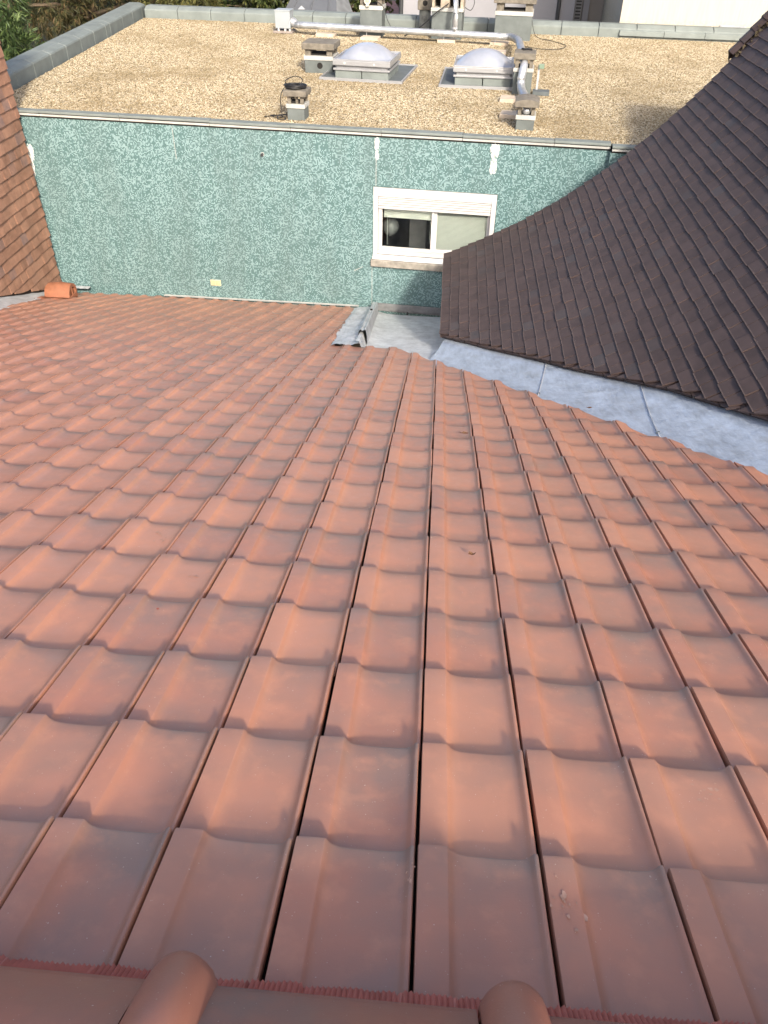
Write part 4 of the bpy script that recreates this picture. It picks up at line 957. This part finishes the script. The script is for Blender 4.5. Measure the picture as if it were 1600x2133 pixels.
# box beside the threaded chimney
o = thing('valve_box', 'small grey gas valve box on a dark plate beside the threaded chimney', 'utility box', dq(1.33, 13.05, 0))
part('plate', MB().box(dq(1.33, 13.05, 0.03), (0.24, 0.2, 0.05), YAW), M_FELTD, o, bevel=0.004); part('riser', MB().box(dq(1.27, 13.12, 0.2), (0.03, 0.03, 0.34), YAW), M_SHUT, o); part('dial', MB().box(dq(1.30, 13.1, 0.36), (0.08, 0.05, 0.06), YAW), plain('dial_green', (0.14, 0.20, 0.15), 0.5), o, bevel=0.006)
# cables
def cable(pts, label, r=0.006): 
    return single('cable', MB().tube(smooth_path(pts, 8), r, 6), M_BLACK, label, 'cable', pts[0], smooth=True, group='black cables on the gravel roof')
ctr = c1[1]; zt = c1[4][2] + 0.0
cz = lambda r_, t, h: ctr + Vector((r_ * cos(t) * 1.25 - 0.02, r_ * sin(t), h + zt + 0.008))
pts = []; cr_ = random.Random(8)
for i in range(150): pts.append(cz(0.085 + 0.03 * sin(i * 0.31) + cr_.uniform(-0.006, 0.006), i * 0.42, 0.006 + 0.032 * (i / 150) + cr_.uniform(-0.004, 0.004)))
single('cable_coil', MB().tube(pts, 0.0085, 6), M_BLACK, 'coil of black cable on the small left chimney cap', 'cable', ctr + Vector((0, 0, zt)), smooth=True)
cable([ctr + Vector((-0.12, 0.0, zt + 0.03)), ctr + Vector((-0.14, -0.03, zt + 0.09)), ctr + Vector((-0.03, 0.05, zt + 0.13)), ctr + Vector((0.07, 0.03, zt + 0.10)), ctr + Vector((0.03, 0.0, zt + 0.03))], 'loop of black cable rising from the coil on the small chimney')
cable([ctr + Vector((-0.13, -0.02, zt + 0.04)), ctr + Vector((-0.20, -0.06, zt - 0.06)), ctr + Vector((-0.21, -0.06, 0.12)), ctr + Vector((-0.20, -0.07, 0.03)), ctr + Vector((-0.30, -0.02, 0.02)), ctr + Vector((-0.38, 0.08, 0.02)), ctr + Vector((-0.22, 0.0, 0.03)), ctr + Vector((-0.14, -0.12, 0.025)), ctr + Vector((-0.24, -0.14, 0.025)), ctr + Vector((-0.26, 0.02, 0.04)), ctr + Vector((-0.16, 0.0, 0.05)), ctr + Vector((-0.25, -0.06, 0.05)), ctr + Vector((-0.45, 0.0, 0.02))], 'black cable hanging down the left side of the small chimney to the gravel')
cable([dq(1.47, 18.2, 0.5), dq(1.51, 18.15, 0.3), dq(1.62, 18.05, 0.05), dq(1.9, 17.8, 0.02), dq(2.12, 17.3, 0.02), dq(1.95, 16.9, 0.02), dq(1.6, 16.85, 0.02), dq(1.3, 17.1, 0.02), dq(0.8, 17.25, 0.02), dq(0.3, 17.3, 0.02)], 'black cable looping over the gravel from the widest back chimney')
cable([d1[1] + Vector((0.05, -0.2, 0.62)), d1[1] + Vector((0.22, -0.22, 0.52)), d1[1] + Vector((0.32, -0.3, 0.3)), d1[1] + Vector((0.5, -0.36, 0.06)), d1[1] + Vector((0.65, -0.4, 0.02))], 'thin black cable slanting down the right of the tall back chimney', 0.006)
cable([dq(-0.12, 17.66, 0.60), dq(-0.35, 17.62, 0.45), dq(-0.52, 17.66, 0.30), dq(-0.7, 17.7, 0.16), dq(-0.95, 17.8, 0.03)], 'twin black cable sagging left from the block topped chimney', 0.011)
cable([dq(0.18, 17.68, 0.55), dq(0.30, 17.66, 0.50), dq(0.36, 17.66, 0.62), dq(0.32, 17.68, 0.72), dq(0.24, 17.7, 0.66)], 'small loop of cable at the right of the block topped chimney', 0.006)
cable([dq(-3.15, 17.9, 0.1), dq(-2.9, 17.8, 0.02), dq(-2.2, 17.7, 0.02), dq(-1.4, 17.62, 0.02), dq(-0.9, 17.55, 0.02), dq(-0.2, 17.42, 0.02)], 'thin cable lying on the gravel under the straight duct', 0.006)
# pair of gloves / tools left on the threaded chimney
zc = cB[4][2]; q = cB[1] + Vector((0.0, 0.06, zc + 0.012))
single('tin_snips', MB().tube([q + Vector((-0.05, 0.05, 0)), q + Vector((0.0, 0.0, 0.01)), q + Vector((0.10, -0.01, 0.0))], 0.011, 6).tube([q + Vector((-0.03, -0.02, 0)), q + Vector((0.03, 0.01, 0.012)), q + Vector((0.09, 0.05, 0.0))], 0.011, 6), M_BLACK, 'black handled tool left on top of the threaded chimney', 'tool', q)

# ------------------------------------------------------------------ buildings behind
CB = thing('cream_building', 'cream rendered wall rising behind the right end of the gravel roof', 'building', BF(4, 9, -9.5))
part('render_wall', MB().quad(BF(1.66, 8.56, -9.5), BF(8.5, 8.56, -9.5), BF(8.5, 8.56, 2.5), BF(1.66, 8.56, 2.5)).quad(BF(1.66, 14, -9.5), BF(1.66, 8.56, -9.5), BF(1.66, 8.56, 2.5), BF(1.66, 14, 2.5)).quad(BF(8.5, 8.56, -9.5), BF(8.5, 14, -9.5), BF(8.5, 14, 2.5), BF(8.5, 8.56, 2.5)).quad(BF(1.66, 8.56, 2.5), BF(8.5, 8.56, 2.5), BF(8.5, 14, 2.5), BF(1.66, 14, 2.5)), M_CREAM, CB)
a_ = 1.66
for ln in (0.86, 0.78, 0.8):
    part('flashing_panel', MB().ext([(8.14, -2.485), (8.15, -2.40), (8.18, -2.385), (8.555, -2.372), (8.555, -2.485)], lambda p, t: BF(t, p[0], p[1]), a_, a_ + ln - 0.006), M_FELT, CB, bevel=0.006); a_ += ln
part('white_cove', MB().ext([(8.47, -2.372), (8.555, -2.325), (8.555, -2.372)], lambda p, t: BF(t, p[0], p[1]), 1.66, 3.62), M_MORTAR, CB)
part('lead_patch', MB().add([BF(3.60, 8.44, -2.375), BF(4.1, 8.44, -2.375), BF(4.1, 8.545, -2.28), BF(3.60, 8.545, -2.28), BF(4.1, 8.55, -2.39)], [(0, 1, 2, 3), (1, 4, 2)]), M_GALV, CB)
WB = thing('white_building', 'pale plastered building with grey louvred shutters beyond the back parapet', 'building', (1, 25, -3.5))
Yb = 24.0
part('plaster_wall', MB().box((0.85, Yb + 1.5, -0.5), (4.36, 3.0, 6.0)), M_PLW, WB)
part('side_wall', MB().box((3.9, Yb + 1.9, -0.5), (1.74, 2.2, 6.0)), M_BEIGE, WB)
part('drainpipe', MB().tube([(2.62, Yb - 0.06, -3.5), (2.62, Yb - 0.06, 2.4)], 0.05, 10), M_DPIPE, WB); part('drainpipe', MB().tube([(-1.38, Yb - 0.02, -3.5), (-1.38, Yb - 0.02, 2.4)], 0.055, 10), M_DPIPE, WB)
for x, wd_ in ((2.93, 0.05), (3.05, 0.03)): part('trim', MB().box((x, Yb + 0.78, -0.5), (wd_, 0.05, 6.0)), M_SHUT, WB)
sh = part('shutter', MB().box((3.22, Yb + 0.76, -1.9), (0.17, 0.05, 2.6)), M_SHUT, WB)
for k in range(30): part('louvre', MB().box((3.22, Yb + 0.725, -3.1 + k * 0.075), (0.13, 0.03, 0.035)), plain('louvre_dark', (0.06, 0.062, 0.068), 0.6) if k == 0 else bpy.data.materials['louvre_dark'], sh)
part('corner_post', MB().box((3.41, Yb + 0.74, -0.5), (0.16, 0.12, 6.0)), M_PLW, WB)
wd2 = part('window', MB().box((4.28, Yb + 0.78, -2.3), (0.34, 0.06, 1.9)), M_DARK, WB)
part('shutter', MB().box((4.06, Yb + 0.72, -2.45), (0.14, 0.05, 1.5)), M_WHITE, WB)
s2 = [o_ for o_ in bpy.data.objects if o_.name.startswith('shutter') and o_.parent == WB][-1]
for k in range(11): part('louvre', MB().box((4.06, Yb + 0.69, -3.1 + k * 0.12), (0.09, 0.012, 0.03)), M_SHUT, s2)
part('awning', MB().add([(4.05, Yb + 0.7, -2.35), (4.5, Yb + 0.7, -2.75), (4.55, Yb + 0.7, -2.2), (4.1, Yb + 0.7, -1.9), (4.05, Yb + 0.4, -2.45), (4.5, Yb + 0.4, -2.85), (4.55, Yb + 0.4, -2.3), (4.1, Yb + 0.4, -2.0)], [(0, 1, 2, 3), (7, 6, 5, 4), (0, 4, 5, 1), (1, 5, 6, 2), (2, 6, 7, 3), (3, 7, 4, 0)]), M_PLW, WB)
# small shed roof of seamed metal
SR = thing('metal_shed', 'small grey standing seam metal roof beyond the back parapet', 'shed', (-3.2, 22.0, -3.5))
fl_, fr2, tl_, tr_ = Vector((-4.1, 21.4, -2.78)), Vector((-2.72, 21.4, -2.78)), Vector((-3.55, 23.0, -1.75)), Vector((-2.95, 23.0, -1.75))
rr2 = Vector((-2.2, 22.6, -3.0)); 
part('front_slope', MB().quad(fl_, fr2, tr_, tl_), M_ROOFM, SR); part('side_slope', MB().quad(fr2, Vector((-2.3, 22.2, -2.98)), tr_), plain('metal_side', (0.13, 0.14, 0.15), 0.5), SR)
part('shed_wall', MB().box((-3.2, 22.2, -3.2), (1.7, 1.5, 0.75)), M_PLW, SR)
for f in (0.16, 0.5, 0.84):
    a, b = fl_.lerp(fr2, f), tl_.lerp(tr_, f); part('seam', MB().tube([a + Vector((0, 0, 0.015)), b + Vector((0, 0, 0.015))], 0.016, 6), M_ROOFM, SR)
q = fl_.lerp(tr_, 0.42) + Vector((0.02, -0.35, -0.22)); part('snow_guard', MB().add([q + Vector((-0.09, 0, 0)), q + Vector((0.09, 0, 0)), q + Vector((0, 0.02, 0.07)), q + Vector((0, 0.1, 0.05))], [(0, 1, 2), (0, 2, 3), (1, 3, 2)]), M_SHUT, SR)

# ------------------------------------------------------------------ trees and shrubs
def foliage(name, label, cat, base, crown_c, rad, n_cl, blades, blade_l, blade_w, mat, seed, droop=0.3, trunk_r=0.12, branches=8, shell=0.55, lumps=7, group=None, twig=False):
    r = random.Random(seed); base = Vector(base); cc = Vector(crown_c); o = thing(name, label, cat, base, group)
    part('trunk', MB().tube(smooth_path([base, base.lerp(cc, 0.5) + Vector((0.06, 0.05, 0)), cc + Vector((0, 0, rad[2] * 0.7))]), [trunk_r * (1 - 0.8 * i / 12) for i in range(13)], 8), M_BARK, o, smooth=True)
    bm_ = MB()
    for b in range(branches):
        th = r.uniform(0, 6.28); e = cc + Vector((rad[0] * cos(th) * 0.85, rad[1] * sin(th) * 0.85, r.uniform(-0.5, 0.7) * rad[2])); s_ = Vector((cc.x, cc.y, min(e.z - 0.3, cc.z)))
        bm_.tube([s_, s_.lerp(e, 0.5) + Vector((0, 0, 0.12)), e], [trunk_r * 0.35, trunk_r * 0.22, 0.012], 5)
    part('limb', bm_, M_BARK, o, smooth=True)
    lump = []
    for k in range(lumps):
        th = r.uniform(0, 6.28); ph = r.uniform(-0.7, 1.0); q = (1 - 0.6 * abs(ph))
        lump.append((Vector((rad[0] * cos(th) * q * 0.62, rad[1] * sin(th) * q * 0.62, rad[2] * ph * 0.62)), r.uniform(0.42, 0.62)))
    m = MB()
    for k in range(n_cl):
        lc, lr = lump[k % lumps]; v = Vector((r.gauss(0, 1), r.gauss(0, 1), r.gauss(0, 1))).normalized(); q = lr * (shell + (1 - shell) * r.random() ** 0.5)
        c_ = cc + lc + Vector((v.x * rad[0], v.y * rad[1], v.z * rad[2])) * q; out = (v + Vector((0, 0, -droop))).normalized()
        for b in range(blades):
            d_ = (out + Vector((r.uniform(-0.8, 0.8), r.uniform(-0.8, 0.8), r.uniform(-0.6, 0.6)))).normalized(); sd = d_.cross(Vector((r.uniform(-1, 1), r.uniform(-1, 1), 1))).normalized()
            l_ = blade_l * r.uniform(0.6, 1.3); w_ = blade_w * r.uniform(0.7, 1.3); p = c_ + d_ * l_ * 0.15
            m.add([p, p + d_ * l_ * 0.5 + sd * w_, p + d_ * l_ + Vector((0, 0, -l_ * 0.12)), p + d_ * l_ * 0.5 - sd * w_], [(0, 1, 2, 3)])
    part('crown', m, mat, o); return o
foliage('cypress_tree', 'bright green feathery cypress at the far left behind the hung tile wall', 'tree', (-8.9, 16.6, -9.5), (-8.75, 16.4, -3.0), (1.15, 1.15, 2.5), 2600, 9, 0.17, 0.012, M_L1, 1, 0.1, 0.16, 8, 0.6, 9)
foliage('pine_tree', 'tall brownish pine with dry needles behind the left parapet', 'tree', (-8.9, 22.2, -3.5), (-8.8, 21.8, -1.9), (2.3, 1.9, 2.1), 4200, 10, 0.16, 0.009, M_L2, 2, 0.25, 0.2, 26, 0.4, 14)
foliage('pine_tree', 'olive green pine bough behind the far left parapet corner', 'tree', (-6.3, 22.3, -3.5), (-6.3, 21.9, -2.3), (1.2, 1.2, 1.3), 1600, 9, 0.15, 0.009, leaf_mat('olive_needles', (0.045, 0.05, 0.015), (0.085, 0.09, 0.025), (0.17, 0.15, 0.05)), 3, 0.2, 0.12, 12, 0.4, 7)
foliage('laurel_shrub', 'dense laurel shrub with glossy leaves left of the metal shed roof', 'shrub', (-4.75, 22.6, -3.5), (-4.7, 22.3, -2.4), (0.95, 0.9, 1.0), 1500, 7, 0.10, 0.028, M_L3, 4, 0.1, 0.08, 8, 0.6, 8)
foliage('yew_shrub', 'nearly black yew between the pine and the laurel', 'shrub', (-6.0, 24.4, -3.5), (-6.0, 24.2, -2.3), (1.1, 0.8, 1.2), 900, 7, 0.09, 0.02, M_L4, 5, 0.1, 0.08, 6, 0.6, 7)
foliage('box_shrub', 'rounded dark shrub right of the metal shed roof', 'shrub', (-2.2, 26.2, -3.5), (-2.2, 26.2, -2.45), (0.95, 0.7, 0.9), 1400, 7, 0.08, 0.022, M_L3, 6, 0.1, 0.08, 6, 0.6, 7)
single('far_hedge', MB().grid([[(-16 + 1.0 * i, 25.5 + 0.4 * sin(i * 1.7), -3.5) for i in range(14)], [(-16 + 1.0 * i, 25.2 + 0.4 * sin(i * 2.3), -2.0 + 0.2 * sin(i * 1.1)) for i in range(14)], [(-16 + 1.0 * i, 27.5, -1.0 + 0.3 * sin(i * 1.9)) for i in range(14)]]), leaf_mat('hedge_mass', (0.012, 0.02, 0.010), (0.016, 0.024, 0.012), (0.02, 0.03, 0.014)), 'dark hedge mass closing the garden behind the trees', 'hedge', (-10, 26, -3.5), smooth=True, kind='stuff')
